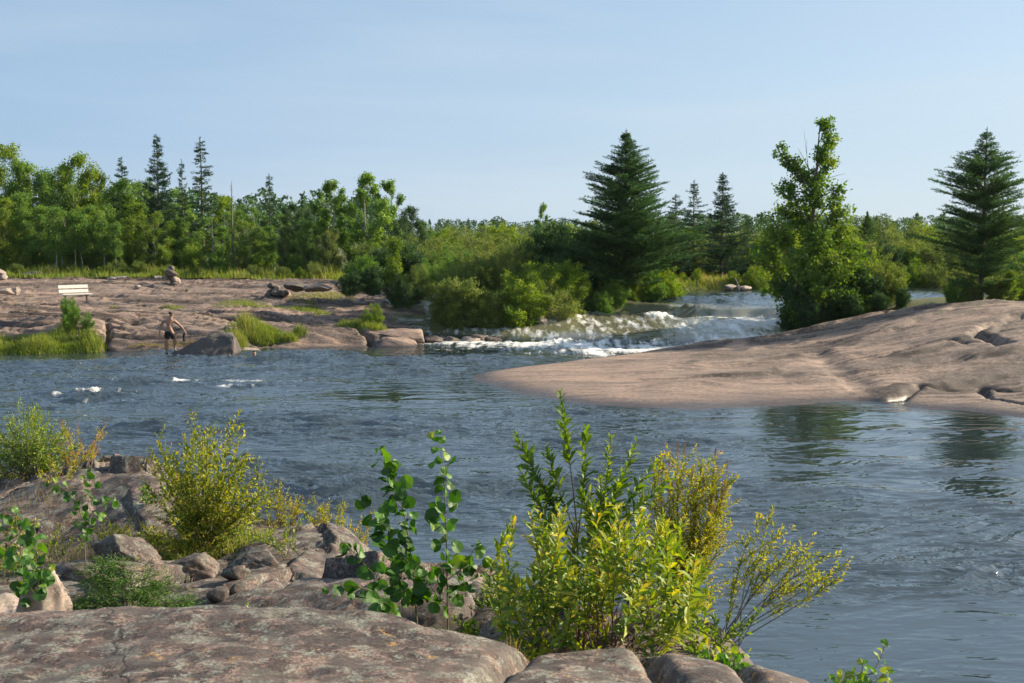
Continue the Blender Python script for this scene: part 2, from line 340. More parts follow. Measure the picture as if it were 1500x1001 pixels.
def ground_mat():
    k = NT('forest_soil'); v = k.obj(); n = k.noise(v, .6, 6); n2 = k.noise(v, 7, 5)
    c = k.mix(k.mr(n, .35, .65), (.06, .085, .02), (.115, .13, .035)); c = k.mix(k.mr(n2, .45, .7, 0, .6), c, (.06, .05, .03))
    b = k.n('BsdfPrincipled'); k.i(b, 'Base Color', c); k.i(b, 'Roughness', .95); k.i(b, 'Normal', k.bump(n2, .6, .1)); return k.end(b.outputs[0])
M['soil'] = ground_mat()
def water_mat():
    k = NT('river_water'); v = k.obj(); foam = k.attr('foam'); calm = k.attr('calm')
    v1 = k.obj((.7, 2.5, 1)); v2 = k.obj((.8, 2.4, 1)); ruf = k.attr('ruf')
    a = k.noise(v1, 1.35, 2.5, .5, .6); b_ = k.noise(v2, 4.2, 2, .5, .4)
    h = k.math('ADD', a, k.math('MULTIPLY', b_, .22))
    st = k.math('MULTIPLY', k.mr(calm, 0, .85, 1.0, .09), k.math('MULTIPLY', k.mr(ruf, .2, 1.3, .30, 1.0), k.mr(k.attr('tea'), 0, 1, 1, .45)))
    bmp = k.n('Bump'); k.i(bmp, 'Height', h); k.i(bmp, 'Strength', st); k.i(bmp, 'Distance', .13)
    w_ = k.n('BsdfPrincipled'); k.i(w_, 'Base Color', k.mix(k.attr('tea'), (.022, .034, .036), (.17, .165, .105))); k.i(w_, 'Roughness', .025); k.i(w_, 'IOR', 2.15); k.i(w_, 'Normal', bmp.outputs[0])
    w_.inputs['Specular IOR Level'].default_value = .5
    fn = k.noise(k.obj((1, 1.6, 1)), 5.5, 8, .75, .8); fn2 = k.noise(v, 26, 4, .7)
    fs = k.noise(k.obj((1.5, .30, 1)), 2.2, 5, .6, .3)
    nz_ = k.math('ADD', k.mr(k.math('ADD', k.math('MULTIPLY', fn, .25), k.math('MULTIPLY', fs, .75)), .35, .65, -.5, .5), k.mr(fn2, .3, .7, -.03, .03))
    fm = k.math('ADD', foam, k.math('MULTIPLY', nz_, k.mr(foam, .05, .22)))
    fmask = k.mr(fm, .38, 1.0)
    fb = k.n('BsdfPrincipled'); k.i(fb, 'Base Color', (.76, .77, .74, 1)); k.i(fb, 'Roughness', .7); k.i(fb, 'Subsurface Weight', 0.0)
    k.i(fb, 'Normal', k.bump(k.math('ADD', fn, k.math('MULTIPLY', fs, .6)), .2, .02))
    m = k.n('MixShader'); k.t.links.new(fmask, m.inputs[0]); k.t.links.new(w_.outputs[0], m.inputs[1]); k.t.links.new(fb.outputs[0], m.inputs[2])
    return k.end(m.outputs[0])
M['water'] = water_mat()

# ------------------------------------------------------------------ ground and river
RIV = [(-90, 12), (-16, 14), (-6, 11.5), (0, 10), (5, 8), (12, 3), (60, 0), (90, 10), (90, 30), (20, 33), (3, 35), (-1, 39), (3, 46), (9, 50.5), (13.0, 54),
       (14.3, 57), (17, 60), (24, 60), (40, 62), (90, 66), (90, 88), (40, 78), (22, 75), (15, 71.5), (10, 69.5), (8.6, 65), (8.4, 61.5), (6, 60), (3.2, 58), (0, 55.3),
       (-4.3, 55), (-6, 53), (-10, 51), (-14, 50), (-21.5, 49), (-90, 47)]
def G(x, y):
    x = np.asarray(x, float); y = np.asarray(y, float)
    d = polydist(x, y, RIV)
    lvl = 1.9 + .7 * smooth(5, -30, x) * smooth(50, 75, y) + .25 * fbm(x * .05, y * .05, 3, 3)
    lvl = np.where(y < 30, 1.6, lvl)
    isl = (x > 5) & (y > 30) & (y < 61)
    lvl = np.where(isl, .25 + 1.75 * smooth(12, 22, x) * smooth(47, 57, y), lvl)
    out = lvl * smooth(0, 3.0, d)
    ins = -np.clip(-d * .5, 0, 2.0) - .05
    upb = smooth(55, 59.5, y) * 1.0
    return np.where(d > 0, np.maximum(out, 0), ins + upb) + np.where(d > 0, .08 * smooth(0, 2, d) * fbm(x * .5, y * .5, 3, 9), 0)
def axis(a, b, fine_a, fine_b, step, ratio=1.12):
    c = list(np.arange(fine_a, fine_b, step)); s = step; x = c[-1]
    while x < b: s *= ratio; x += s; c.append(x)
    s = step; x = c[0]; pre = []
    while x > a: s *= ratio; x -= s; pre.append(x)
    return np.array(pre[::-1] + c)
gx = axis(-3500, 3500, -45, 45, .7); gy = axis(-300, 6000, 0, 95, .5)
GX, GY = np.meshgrid(gx, gy)
GZ = G(GX, GY)

def Hriv(x, y):
    Yf = np.interp(x, [-5, -1, 4, 9, 13, 20, 90], [55.5, 53.5, 52, 51.5, 52.8, 56.5, 60]); Ls = np.interp(x, [-5, 4, 9, 13, 30], [4, 6.5, 5, 3.2, 3.2])
    wob = .35 * gnoise(x * .6, y * .1, 31)
    t = np.clip((y - Yf - wob) / Ls, 0, 1); h = .85 * (1 - (1 - t) ** 1.9) * smooth(0, .12, t)
    Yl = np.interp(x, [0, 6, 9, 11, 14, 25, 90], [62, 60.3, 57.4, 56.0, 55.9, 58, 61]) + .25 * gnoise(x * .9, y * 0 + 2, 7)
    h = h + .5 * smooth(0, 1.3, y - Yl) + .22 * smooth(2.5, 8, y - Yl)
    # bulges of the sheet of water
    m = smooth(.05, .35, t) * smooth(70, 60, y)
    h = h + m * (.16 * gnoise(x * .33, y * .42, 4) + .025 * gnoise(x * 1.0, y * .4, 14))
    return h, y - Yf - wob, y - Yl, t
ss = np.concatenate([np.linspace(-4, -.62, 30)[:-1], np.linspace(-.62, .62, 1000), np.linspace(.62, 4, 30)[1:]])
yy = [4.0]
while yy[-1] < 100: yy.append(yy[-1] + max(.045, .0000225 * yy[-1] ** 2 + .00185 * yy[-1]) if yy[-1] > 11 else yy[-1] + .25)
yy = np.array(yy)
WX = (yy[:, None] + 3.0) * ss[None, :]; WY = np.repeat(yy[:, None], len(ss), 1)
H0, tf, tl, tt = Hriv(WX, WY)
near = smooth(-2, -14, tf)                                   # lower pool
# amplitude: calm pool at the right, rough tongues at the left
rough = .55 + 1.9 * fbm(WX * .07 + 3, WY * .3, 3, 41)
calm = smooth(2.5, 9, WX) * smooth(36, 30, WY) * smooth(17, 22, WY) * .85
calm = np.maximum(calm, .8 * np.exp(-((WX + 3.7) / 3.2) ** 2 - ((WY - 34.8) / 2.6) ** 2))
calm = np.maximum(calm, .55 * smooth(1.5, 4, WX) * smooth(17, 14, WY))
rough = np.clip(rough, .28, 2.1) * (1 - .8 * calm) * smooth(75, 60, WY)
def tongue(u, v, lx, ly, a):
    p = atz(u, v, 0); return a * np.exp(-((WX - p[0]) / lx) ** 2 - ((WY - p[1]) / ly) ** 2)
for u, v, lx, ly, a in ((500, 630, 5, 1.6, 1.0), (300, 545, 7, 1.2, .7), (140, 582, 2.5, .9, 1.3), (330, 566, 3.0, .8, 1.2), (600, 545, 6, 1.5, .8), (1350, 860, 3.5, 1.0, .2), (1250, 760, 5, 2, .6), (120, 640, 5, 1.5, .5), (650, 720, 3, 1.5, .7)):
    rough = rough + tongue(u, v, lx, ly, a)
ang = R(12); ax = WX * math.cos(ang) + WY * math.sin(ang); ay = -WX * math.sin(ang) + WY * math.cos(ang)
wx_ = ax + .5 * gnoise(ax * .6, ay * .6, 61); wy_ = ay + .5 * gnoise(ax * .6, ay * .6, 62)
wave = .040 * fbm(wx_ * .30, wy_ * .85, 2, 51, .5) + .030 * fbm(wx_ * .55, wy_ * 2.3, 4, 52, .55, True) + .010 * np.abs(fbm(wx_ * 1.6, wy_ * 5.0, 2, 57, .5)) ** .7
foam = np.zeros_like(WX)
wid = np.interp(WX, [-8, -2, 4, 10, 13], [.3, 1.3, 2.4, 1.4, 1.0])
inx = smooth(-7, -2, WX) * smooth(15.5, 14, WX)
foam = np.maximum(foam, .95 * np.exp(-((tf + .9 * wid * smooth(10.5, 6, WX) + .8 * gnoise(WX * .7, WY * .9, 76)) / wid) ** 2) * inx * (.75 + .6 * gnoise(WX * .5, WY * 1.2, 71) + .25))
foam = np.maximum(foam, .56 * smooth(-7.5, -2, tf) * (tf < 0) * smooth(-10, -3, WX) * smooth(12, 8, WX) * (.8 + .9 * gnoise(WX * .35, WY * 1.5, 72)))
slope = smooth(0, .15, tt) * (tt < 1)
foam = np.maximum(foam, slope * (.33 + .06 * smooth(9, 6, WX) + .36 * gnoise(WX * .5 + .3 * WY, WY * .35, 73) + .26 * gnoise(WX * 3.5, WY * .8, 74) + .08 * smooth(8, 3, WX) * smooth(.5, .9, tt)) * inx)
foam = np.maximum(foam, 1.0 * np.exp(-((tl + .25) / .38) ** 2) * smooth(5, 8, WX) * smooth(18, 16, WX) * (1.1 + .2 * gnoise(WX * 2, WY * 2, 75)))
boil = np.exp(-((WX - 7.3) / .65) ** 2 - ((WY - 57.3) / .9) ** 2); foam = np.maximum(foam, boil * 1.2)
foam = np.maximum(foam, .62 * np.exp(-((WX - 8.3) / 1.5) ** 2 - ((WY - 56.6) / 1.2) ** 2))
for u, v, lx, ly, a in ((130, 582, 1.3, .30, .60), (165, 590, 1.0, .2, .5), (268, 563, .8, .3, .60), (360, 560, 1.2, .3, .60), (330, 568, 1.2, .2, .5), (60, 577, .8, .12, .55), (480, 632, .5, .15, .45), (240, 652, .4, .12, .4)):
    foam = np.maximum(foam, tongue(u, v, lx, ly, a))
for u, v, lx, ly, a in ((262, 556, .55, .35, .16), (365, 556, .7, .4, .13), (150, 578, .9, .35, .12), (70, 573, .8, .3, .08)):
    H0 = H0 + tongue(u, v, lx, ly, a)
fr = smooth(.25, .7, foam)
ffall = slope * .035 * fbm(WX * 1.8, WY * .5, 3, 81, .5, True)

# ------------------------------------------------------------------ left granite shelf
def z_uv(u, v, Y): return atY(u, v, Y)
pts = [atz(u, v, 0) for u, v in ((-150, 520), (0, 519), (100, 517), (160, 516), (230, 517), (300, 517), (380, 514), (440, 512), (500, 510), (560, 509), (605, 503))]
pts += [z_uv(*a) for a in ((-100, 480, 50), (0, 478, 50), (90, 480, 49.6), (170, 484, 49.6), (230, 481, 50), (300, 488, 49.4), (350, 492, 49.4), (430, 490, 50), (490, 494, 50.6), (560, 492, 51.5), (600, 493, 53),
                           (210, 476, 51.5), (300, 478, 51.5), (350, 470, 52.5), (440, 474, 53), (200, 452, 54), (300, 456, 53.6), (400, 460, 53.6), (480, 468, 55), (0, 456, 52.5), (100, 453, 55), (130, 447, 56.5),
                           (300, 447, 57), (400, 447, 57), (0, 440, 58), (200, 435, 60), (400, 436, 60), (480, 445, 60), (350, 424, 64), (480, 420, 66), (100, 425, 63), (0, 422, 64), (0, 406, 72), (100, 404, 73), (200, 407, 72),
                           (300, 408, 72), (400, 406, 73), (480, 408, 72), (-150, 406, 72), (-150, 450, 54))]
pts += [(x, 44, -1.6) for x in (-40, -30, -20, -12, -6, -2)] + [(x, 84, 2.3) for x in (-50, -35, -20, -8)] + [(-3, 60, .8), (-2.5, 56, .0), (-3, 51, -.8), (-45, 60, 2.0), (-48, 50, 1.0)]
shelfR = RBF(pts, .3)
def shelf(x, y, stain_shade=None):
    z = shelfR(x, y)
    am = smooth(0, .5, z)
    z = z + am * .16 * fbm(x * .11 + .05 * y, y * .55, 3, 101, .5, True) * .6 - am * .17
    st = fbm(x * .09 + 2, y * .5 + .06 * x, 2, 103); k = np.floor(st * 3.2); fr_ = st * 3.2 - k
    z = z + am * (.20 * (smooth(.84, 1.0, fr_) - fr_ * .85))
    if stain_shade is not None: stain_shade += am * .9 * smooth(.72, .84, fr_) * smooth(1.0, .96, fr_)  # shade of the ledge fronts, painted into the rock colour
    if stain_shade is not None: stain_shade += am * .75 * smooth(.0, .4, fbm(x * .10 + 2, y * .45, 4, 141)) + .5 * am * smooth(.6, .1, z)
    st = fbm(x * .16 + 9, y * 1.1 + .10 * x, 2, 109); k = np.floor(st * 3.4); fr_ = st * 3.4 - k
    z = z + am * (.07 * (smooth(.80, 1.0, fr_) - fr_ * .85))
    z = z + .03 * fbm(x * .9, y * 1.3, 4, 104)
    def gl(uvs, wd, dp):
        P = [(atz(u, v, zz)[0], atz(u, v, zz)[1]) for u, v, zz in uvs]; dd = polydist(x + .25 * gnoise(x * 1.4, y * 1.4, 88), y + .2 * gnoise(x * 1.4, y * 1.4, 89), P, False)
        if stain_shade is not None: np.add(stain_shade, .9 * np.exp(-(dd / max(.09, wd * .45)) ** 2), out=stain_shade)
        return -dp * np.exp(-(dd / wd) ** 2)
    z = z + gl([(158, 478, .9), (157, 500, .4), (160, 518, 0)], .10, .8)
    z = z + gl([(-60, 452, 1.6), (60, 449, 1.6), (200, 441, 1.7), (350, 448, 1.7), (480, 446, 1.7)], .5, .22)
    z = z + gl([(35, 398, 2.45), (150, 406, 2.35), (230, 408, 2.3)], .5, .25)
    z = z + gl([(190, 470, 1.1), (260, 474, 1.1), (330, 478, 1.0), (430, 484, .8)], .4, .25)
    z = z + gl([(520, 480, .7), (545, 497, .35), (550, 510, 0)], .14, .5)
    return z
sx = np.arange(-34, -1.5, .085); sy = np.concatenate([np.arange(46.3, 58, .085), np.arange(58, 85, .2)])
SX, SY = np.meshgrid(sx, sy); stF = np.zeros_like(SX); SZ = shelf(SX, SY, stF)
edge = smooth(-2.2, -5.5, SX + .4 * (SY - 55) * 0); SZ = np.where(SY > 74, SZ - (SY - 74) * .12, SZ) - (1 - edge) * .9
tag(add_obj('granite_terrain', grid_mesh('granite_shelf', SX, SY, SZ, {'stain_shade': stF}), mat=M['granite_far']), kind='structure')
# ------------------------------------------------------------------ right granite slab
near_e = ((690, 553), (720, 565), (790, 583), (850, 592), (940, 598), (1060, 599), (1180, 594), (1250, 589), (1300, 592), (1340, 599), (1400, 601), (1500, 612), (1620, 616), (1800, 610))
far_e = ((700, 547), (760, 538), (820, 531), (880, 524), (960, 512), (1040, 502))
pts = [atz(u, v, 0) for u, v in near_e + far_e]
pts += [(p[0] + dx, p[1] + dy, -.35) for p, dx, dy in [(atz(u, v, 0), 0, -2.2) for u, v in near_e[2:]] + [(atz(u, v, 0), -1, 2.0) for u, v in far_e]] + [(-4.5, 40, -.5)]
pts += [atY(*a) for a in ((800, 560, 37.6), (880, 560, 37.6), (880, 545, 40.5), (940, 575, 35.5), (960, 540, 40.5), (1000, 560, 37), (1000, 531, 42), (1000, 517, 46), (1100, 575, 35.5), (1100, 545, 39.5), (1100, 515, 45), (1100, 501, 49), (1140, 492, 52),
                          (1200, 570, 35.5), (1200, 540, 39), (1200, 505, 46), (1200, 485, 51), (1270, 570, 35), (1280, 540, 38.5), (1280, 500, 44), (1280, 475, 49), (1350, 565, 35.6), (1350, 520, 40), (1350, 480, 45), (1350, 459, 49), (1400, 450, 49),
                          (1500, 574, 34.2), (1500, 530, 37.5), (1500, 490, 41), (1500, 456, 46), (1500, 446, 49), (1700, 570, 34), (1700, 500, 40), (1700, 447, 48), (1900, 447, 48), (1900, 540, 38))]
pts += [(13, 56, .25), (16, 56, .9), (20, 56, 1.4), (24, 57, 1.6), (32, 57, 1.6), (40, 40, 1.5), (40, 55, 1.7), (40, 33, -.3), (11, 53.5, .1)]
slabR = RBF(pts, .15)
def slab(x, y, stain_shade=None):
    z = slabR(x, y); z = z + .06 * smooth(0, .12, z); am = smooth(.02, .35, z)
    z = z + am * .10 * fbm(x * .13 + .02 * y, y * .42 - .06 * x, 3, 121, .5, True) * .6 - am * .08
    st = fbm(x * .07 + 5, y * .45 - .10 * x, 2, 123); k = np.floor(st * 3.0); f_ = st * 3.0 - k
    z = z + am * smooth(9, 13, x) * (.08 * (smooth(.84, 1.0, f_) - f_ * .85))
    if stain_shade is not None: stain_shade += am * smooth(8, 12, x) * .75 * smooth(.80, .90, f_) * smooth(1.0, .96, f_)  # step faces coloured dark to stand for their shade
    if stain_shade is not None: stain_shade += am * .55 * smooth(.35, .75, fbm(x * .22 + 2, y * .9 - .12 * x, 4, 140)) * smooth(6, 14, x)
    z = z + am * .022 * fbm(x * 1.1, y * 1.5, 4, 124)
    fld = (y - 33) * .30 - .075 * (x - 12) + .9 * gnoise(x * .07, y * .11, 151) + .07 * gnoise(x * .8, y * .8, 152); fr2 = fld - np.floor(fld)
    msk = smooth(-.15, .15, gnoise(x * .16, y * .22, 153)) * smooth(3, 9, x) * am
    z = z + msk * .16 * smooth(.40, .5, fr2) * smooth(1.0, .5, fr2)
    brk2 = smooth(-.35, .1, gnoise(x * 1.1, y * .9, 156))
    if stain_shade is not None: stain_shade += msk * .95 * np.exp(-((fr2 - .44) / .055) ** 2) * brk2 + am * .75 * smooth(-.02, .38, fbm(x * .09, (y - .25 * x) * .30, 4, 154)) * smooth(1, 10, x)  # dark crack lines, plus soft diagonal bands of shade put into the colour
    if stain_shade is not None: stain_shade += am * .5 * smooth(.25, .5, fbm(x * .7, y * .5, 3, 155))
    def gl(uvs, wd, dp):
        P = [(atY(u, v, Y)[0], Y) for u, v, Y in uvs]; dd = polydist(x + .22 * gnoise(x * 1.4, y * 1.4, 88), y + .2 * gnoise(x * 1.4, y * 1.4, 89), P, False)
        if stain_shade is not None and wd < .5: np.add(stain_shade, .9 * np.exp(-(dd / max(.07, wd * .5)) ** 2), out=stain_shade)
        return -dp * np.exp(-(dd / wd) ** 2)
    z = z + gl([(1195, 518, 43), (1225, 545, 39), (1250, 570, 36.4), (1280, 592, 33.4)], .55, .16)
    z = z + gl([(1310, 590, 33.6), (1345, 572, 35), (1420, 572, 34.8), (1500, 566, 34.6), (1600, 560, 34.6)], .16, .22)
    z = z + gl([(1500, 462, 45), (1450, 485, 43), (1425, 505, 41.8), (1470, 514, 40)], .22, .25)
    z = z + gl([(1270, 528, 40.5), (1370, 512, 41.5), (1480, 512, 40)], .14, .12)
    z = z + gl([(1500, 600, 32.6), (1450, 585, 33.6), (1440, 570, 34.8)], .12, .2)
    return z
bx_ = np.concatenate([np.arange(-4, 24, .10), np.arange(24, 45, .3)]); by_ = np.concatenate([np.arange(29, 42, .07), np.arange(42, 58, .11)])
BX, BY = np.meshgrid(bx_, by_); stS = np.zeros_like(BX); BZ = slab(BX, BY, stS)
BZ = BZ - smooth(54, 57.5, BY) * 1.2
tag(add_obj('granite_terrain', grid_mesh('granite_slab', BX, BY, BZ, {'stain_shade': stS}), mat=M['granite_slab']), kind='structure')
# ripples die out over the submerged edge of the slab
qm = (WX > -5) & (WX < 24) & (WY > 29) & (WY < 57); damp = np.ones_like(WX); damp[qm] = 1 - .85 * smooth(-.35, -.02, slabR(WX[qm], WY[qm])); wave = wave * damp
H = H0 + wave * (1 - .7 * slope) * (.95 + 1.0 * smooth(13, 26, WY)) * np.clip(rough, 0, 2.4) * (1 + .3 * fr) + fr * .008 * fbm(WX * 2.2, WY * 1.6, 3, 82, .5) + boil * (.26 + .10 * fbm(WX * 3, WY * 3, 3, 83)) + ffall * .7
tag(add_obj('river', grid_mesh('river', WX, WY, H, {'foam': foam, 'calm': calm, 'ruf': rough, 'tea': np.clip(slope * smooth(0, .2, tt) + smooth(-.5, .5, tl) * smooth(3, 1, tl), 0, 1)}), mat=M['water']), kind='structure')
# ------------------------------------------------------------------ near granite
pts = [atY(*a) for a in ((-200, 1001, 4.2), (0, 1001, 4.2), (200, 1001, 4.1), (400, 1001, 4.1), (600, 1001, 4.1), (800, 1001, 4.2), (1000, 1001, 4.3), (1250, 1050, 4.3),
                         (-150, 905, 5.3), (0, 902, 5.3), (100, 893, 5.4), (200, 889, 5.4), (350, 889, 5.4), (450, 891, 5.3), (560, 900, 5.2), (0, 925, 4.95), (120, 918, 4.95), (260, 914, 4.95), (400, 914, 4.95), (500, 918, 4.9), (0, 955, 4.6), (200, 948, 4.6), (400, 948, 4.6), (560, 935, 4.8), (640, 914, 5.1), (700, 934, 4.95), (765, 958, 4.8),
                         (830, 962, 4.8), (930, 957, 4.85), (1010, 966, 4.85), (1100, 977, 4.8), (1180, 997, 4.6),
                         (0, 880, 7.2), (150, 882, 7.2), (300, 882, 7.0), (420, 880, 6.9), (540, 895, 6.6), (600, 905, 6.6), (680, 915, 6.5), (770, 940, 6.1), (870, 945, 6.0), (970, 950, 6.0), (1065, 935, 6.5),
                         (0, 845, 8.3), (120, 835, 8.6), (250, 830, 8.6), (350, 822, 8.8), (450, 835, 8.4), (520, 850, 8.0), (200, 795, 9.8), (300, 790, 9.9), (400, 790, 9.9), (100, 780, 10.2), (0, 770, 10.5),
                         (400, 770, 10.5), (450, 768, 10.6), (520, 795, 9.9), (560, 830, 8.9), (600, 860, 8.2), (700, 835, 8.7), (745, 862, 8.2), (0, 718, 12.8), (100, 715, 13.0), (180, 697, 13.8), (250, 720, 12.6), (-200, 715, 13), (-200, 800, 9.6), (330, 745, 11.6))]
pts += [(-1.0, 6.1, 2.45), (-2.2, 6.2, 2.5), (-3.2, 6.2, 2.5), (-.2, 5.9, 2.5), (0, 0, 3.4), (-4, 0, 3.45), (-8, 2, 3.4), (3, 0, 2.7), (5, -2, 2.2), (-8, -5, 3.2), (6, -6, 2), (1.3, 2.5, 3.3), (2.1, 4.3, 2.2)]
pts += [(-12, 17, -1), (-9, 17, -1), (-6, 16.3, -1), (-4.4, 15.6, -1), (-3.2, 13.8, -1), (-1.7, 12.2, -1), (-.6, 10.4, -1), (.6, 9.8, -1), (1.3, 8.4, -.9), (2.3, 7.6, -.9), (2.9, 6.0, -.9), (3.4, 4.6, -.9), (4.4, 3, -1), (7, 0, -1),
        (-.9, 11.4, -.2), (.2, 9.4, 1.2), (-2.2, 11.9, .6), (-18, 17, -1), (-16, 12, 2.1), (-12, 6, 2.8)]
nearR = RBF(pts, .02)
def nearrock(x, y, fine=True):
    z = nearR(x, y); ws = smooth(2.2, 3.0, x) * 1.0
    mid = smooth(5.9, 6.6, y)
    wx2 = x + .25 * gnoise(x * 1.3, y * 1.3, 5); wy2 = y + .25 * gnoise(x * 1.3, y * 1.3, 6)
    f1, f2, cid, cx, cyy = cells(wx2 * 1.15, wy2 * .9, 8)
    e = smooth(0, .06, f2 - f1)
    z = z + mid * ((cid - .5) * .20 * e + .22 * e * ((hash2(np.floor(cid * 999), cid * 0, 3) - .5) * cx + (cid - .5) * cyy) - .07 * (1 - e))
    g1, g2, gid, hx, hy = cells(wx2 * 3.3, wy2 * 2.8, 19)
    e2 = smooth(0, .07, g2 - g1)
    z = z + .5 * mid * smooth(.1, .5, gnoise(x * .6, y * .6, 44) + .25) * ((gid - .5) * .11 * e2 - .05 * (1 - e2))
    z = z + (.012 + .03 * mid) * fbm(x * .8, y * .8, 4, 131) + .016 * fbm(x * 3.2, y * 3.2, 5, 132, .55) - .012 * smooth(.2, .5, fbm(x * 1.6, y * 2.2, 4, 133))
    def gl(uvs, wd, dp):
        P = [(atY(u, v, Y)[0], Y) for u, v, Y in uvs]
        return -dp * np.exp(-(polydist(x, y, P, False) / wd) ** 2)
    z = z + gl([(800, 930, 5.4), (770, 960, 4.85), (720, 990, 4.3), (640, 1050, 3.7)], .05, .10)
    z = z + gl([(935, 948, 5.2), (960, 975, 4.6), (1000, 1010, 4.1)], .045, .10)
    z = z + gl([(1060, 960, 5.1), (1085, 985, 4.6), (1120, 1010, 4.2)], .035, .08)
    return z
ny = np.concatenate([np.arange(-8, 3.0, .3), np.arange(3.0, 7, .022), np.arange(7, 17.2, .035)]); nx = np.concatenate([np.arange(-18, -8, .25), np.arange(-8, 3.2, .027), np.arange(3.2, 8, .15)])
NX, NY = np.meshgrid(nx, ny); NZ = nearrock(NX, NY)
tag(add_obj('granite_terrain', grid_mesh('near_granite', NX, NY, NZ), mat=M['granite_near']), kind='structure')
# the soil lies under the bare rock
m = (GX > -34) & (GX < -1) & (GY > 45) & (GY < 83)
tmp = shelf(GX[m], GY[m]) - .35 * smooth(-1.5, -4.5, GX[m]) * smooth(83, 77, GY[m]); GZ[m] = np.where((GX[m] < -4) & (GY[m] < 79), np.minimum(GZ[m], tmp), GZ[m])
m = (GX > -5.5) & (GX < 46) & (GY > 28) & (GY < 54.5)
GZ[m] = np.minimum(GZ[m], np.where(GX[m] > -5, slab(GX[m], GY[m]) - .3, -.5))
tag(add_obj('ground', grid_mesh('ground', GX, GY, GZ), mat=M['soil']), kind='structure')
def zn(x, y): return float(nearrock(np.array([x]), np.array([y]))[0])
def zsurf(x, y):
    a = np.array([float(x)]); b = np.array([float(y)]); z = float(G(a, b)[0])
    if -34 < x < -2 and 46 < y < 84: z = max(z, float(shelf(a, b)[0]))
    if x > -4 and 29 < y < 55: z = max(z, float(slab(a, b)[0]))
    if y < 17: z = zn(x, y)
    return z

M['leaf_bigtree'] = leaf_mat('leaf_bigtree', [(.0, (.045, .105, .016)), (.4, (.085, .175, .026)), (.8, (.16, .27, .038)), (1, (.27, .34, .06))], .42)
# ------------------------------------------------------------------ plant generators
def bez(p0, p1, p2, n):
    t = np.linspace(0, 1, n)[:, None]; return (1 - t) ** 2 * np.array(p0) + 2 * t * (1 - t) * np.array(p1) + t * t * np.array(p2)
def broadleaf(H, blobs, r0=.11, nleaf=22000, ls=(.07, .12), asp=.75, sig=.13, bare=(), wob=.12, twig_d=26, lean=(0, 0)):
    tr = MB(); cr_ = MB()
    zt = max(b[2] for b in blobs); n = 12; t = np.linspace(0, 1, n)
    T = np.stack([lean[0] * t + wob * np.cumsum(rng.normal(size=n)) * .25, lean[1] * t + wob * np.cumsum(rng.normal(size=n)) * .25, t * zt], 1); T[0, :2] = 0; T[0, 2] = -.35
    tr.tube(T, r0 * (1 - .88 * t), 7)
    C = []; Tn = []
    tot = sum(b[3] ** 2 for b in blobs)
    for (x, y, z, r) in blobs:
        c = np.array([x, y, z]); hd = math.hypot(x, y); za = min(max(.12 * H, z - (hd * 1.15 + r * .5)), zt * .95)
        p0 = np.array([np.interp(za, T[:, 2], T[:, k]) for k in range(3)])
        mid = (p0 + c) / 2 + np.array([x * .12, y * .12, -.12 * hd])
        L = bez(p0, mid, c + [0, 0, r * .5], 8); rb = max(.012, r0 * .42 * (1 - za / zt * .7)); tr.tube(L, np.linspace(rb, .008, 8), 4)
        k = max(6, int(twig_d * r * r * 6))
        u = rnd_unit(k); rad = r * (.35 + .75 * rng.random(k) ** .5); E = c + u * rad[:, None] * np.array([1, 1, .95])
        b0 = rng.random()
        for e in E:
            s = L[rng.integers(3, 8)]; m_ = (s + e) / 2 + [0, 0, -.08]
            if rng.random() < .5: tr.tube([s, m_, e], [.011, .008, .003], 3)
            q = rng.integers(2, 4); f = np.linspace(.45, 1.05, q)[:, None]
            C.append(s + (e - s) * f); Tn.append(np.full(q, b0 * .30 + rng.random() * .40))
    for path in bare: tr.tube(path, np.linspace(.02, .004, len(path)), 4)
    C = np.concatenate(C); Tn = np.concatenate(Tn)
    per = max(2, int(nleaf / len(C))); idx = np.repeat(np.arange(len(C)), per)
    P = C[idx] + rng.normal(size=(len(idx), 3)) * sig * np.array([1, 1, .8]); k = len(P)
    out = P - np.array([0, 0, H * .5]); out /= np.linalg.norm(out, axis=1)[:, None] + 1e-6
    N = rnd_unit(k) * .9 + out * .45 + np.array([0, 0, .45]); D = rnd_unit(k) + np.array([0, 0, -.25])
    L_ = rng.uniform(ls[0], ls[1], k)
    cr_.leaves(P, D, N, L_, L_ * asp, *RH, np.clip(Tn[idx] + rng.random(k) * .35, 0, 1))
    return tr, cr_
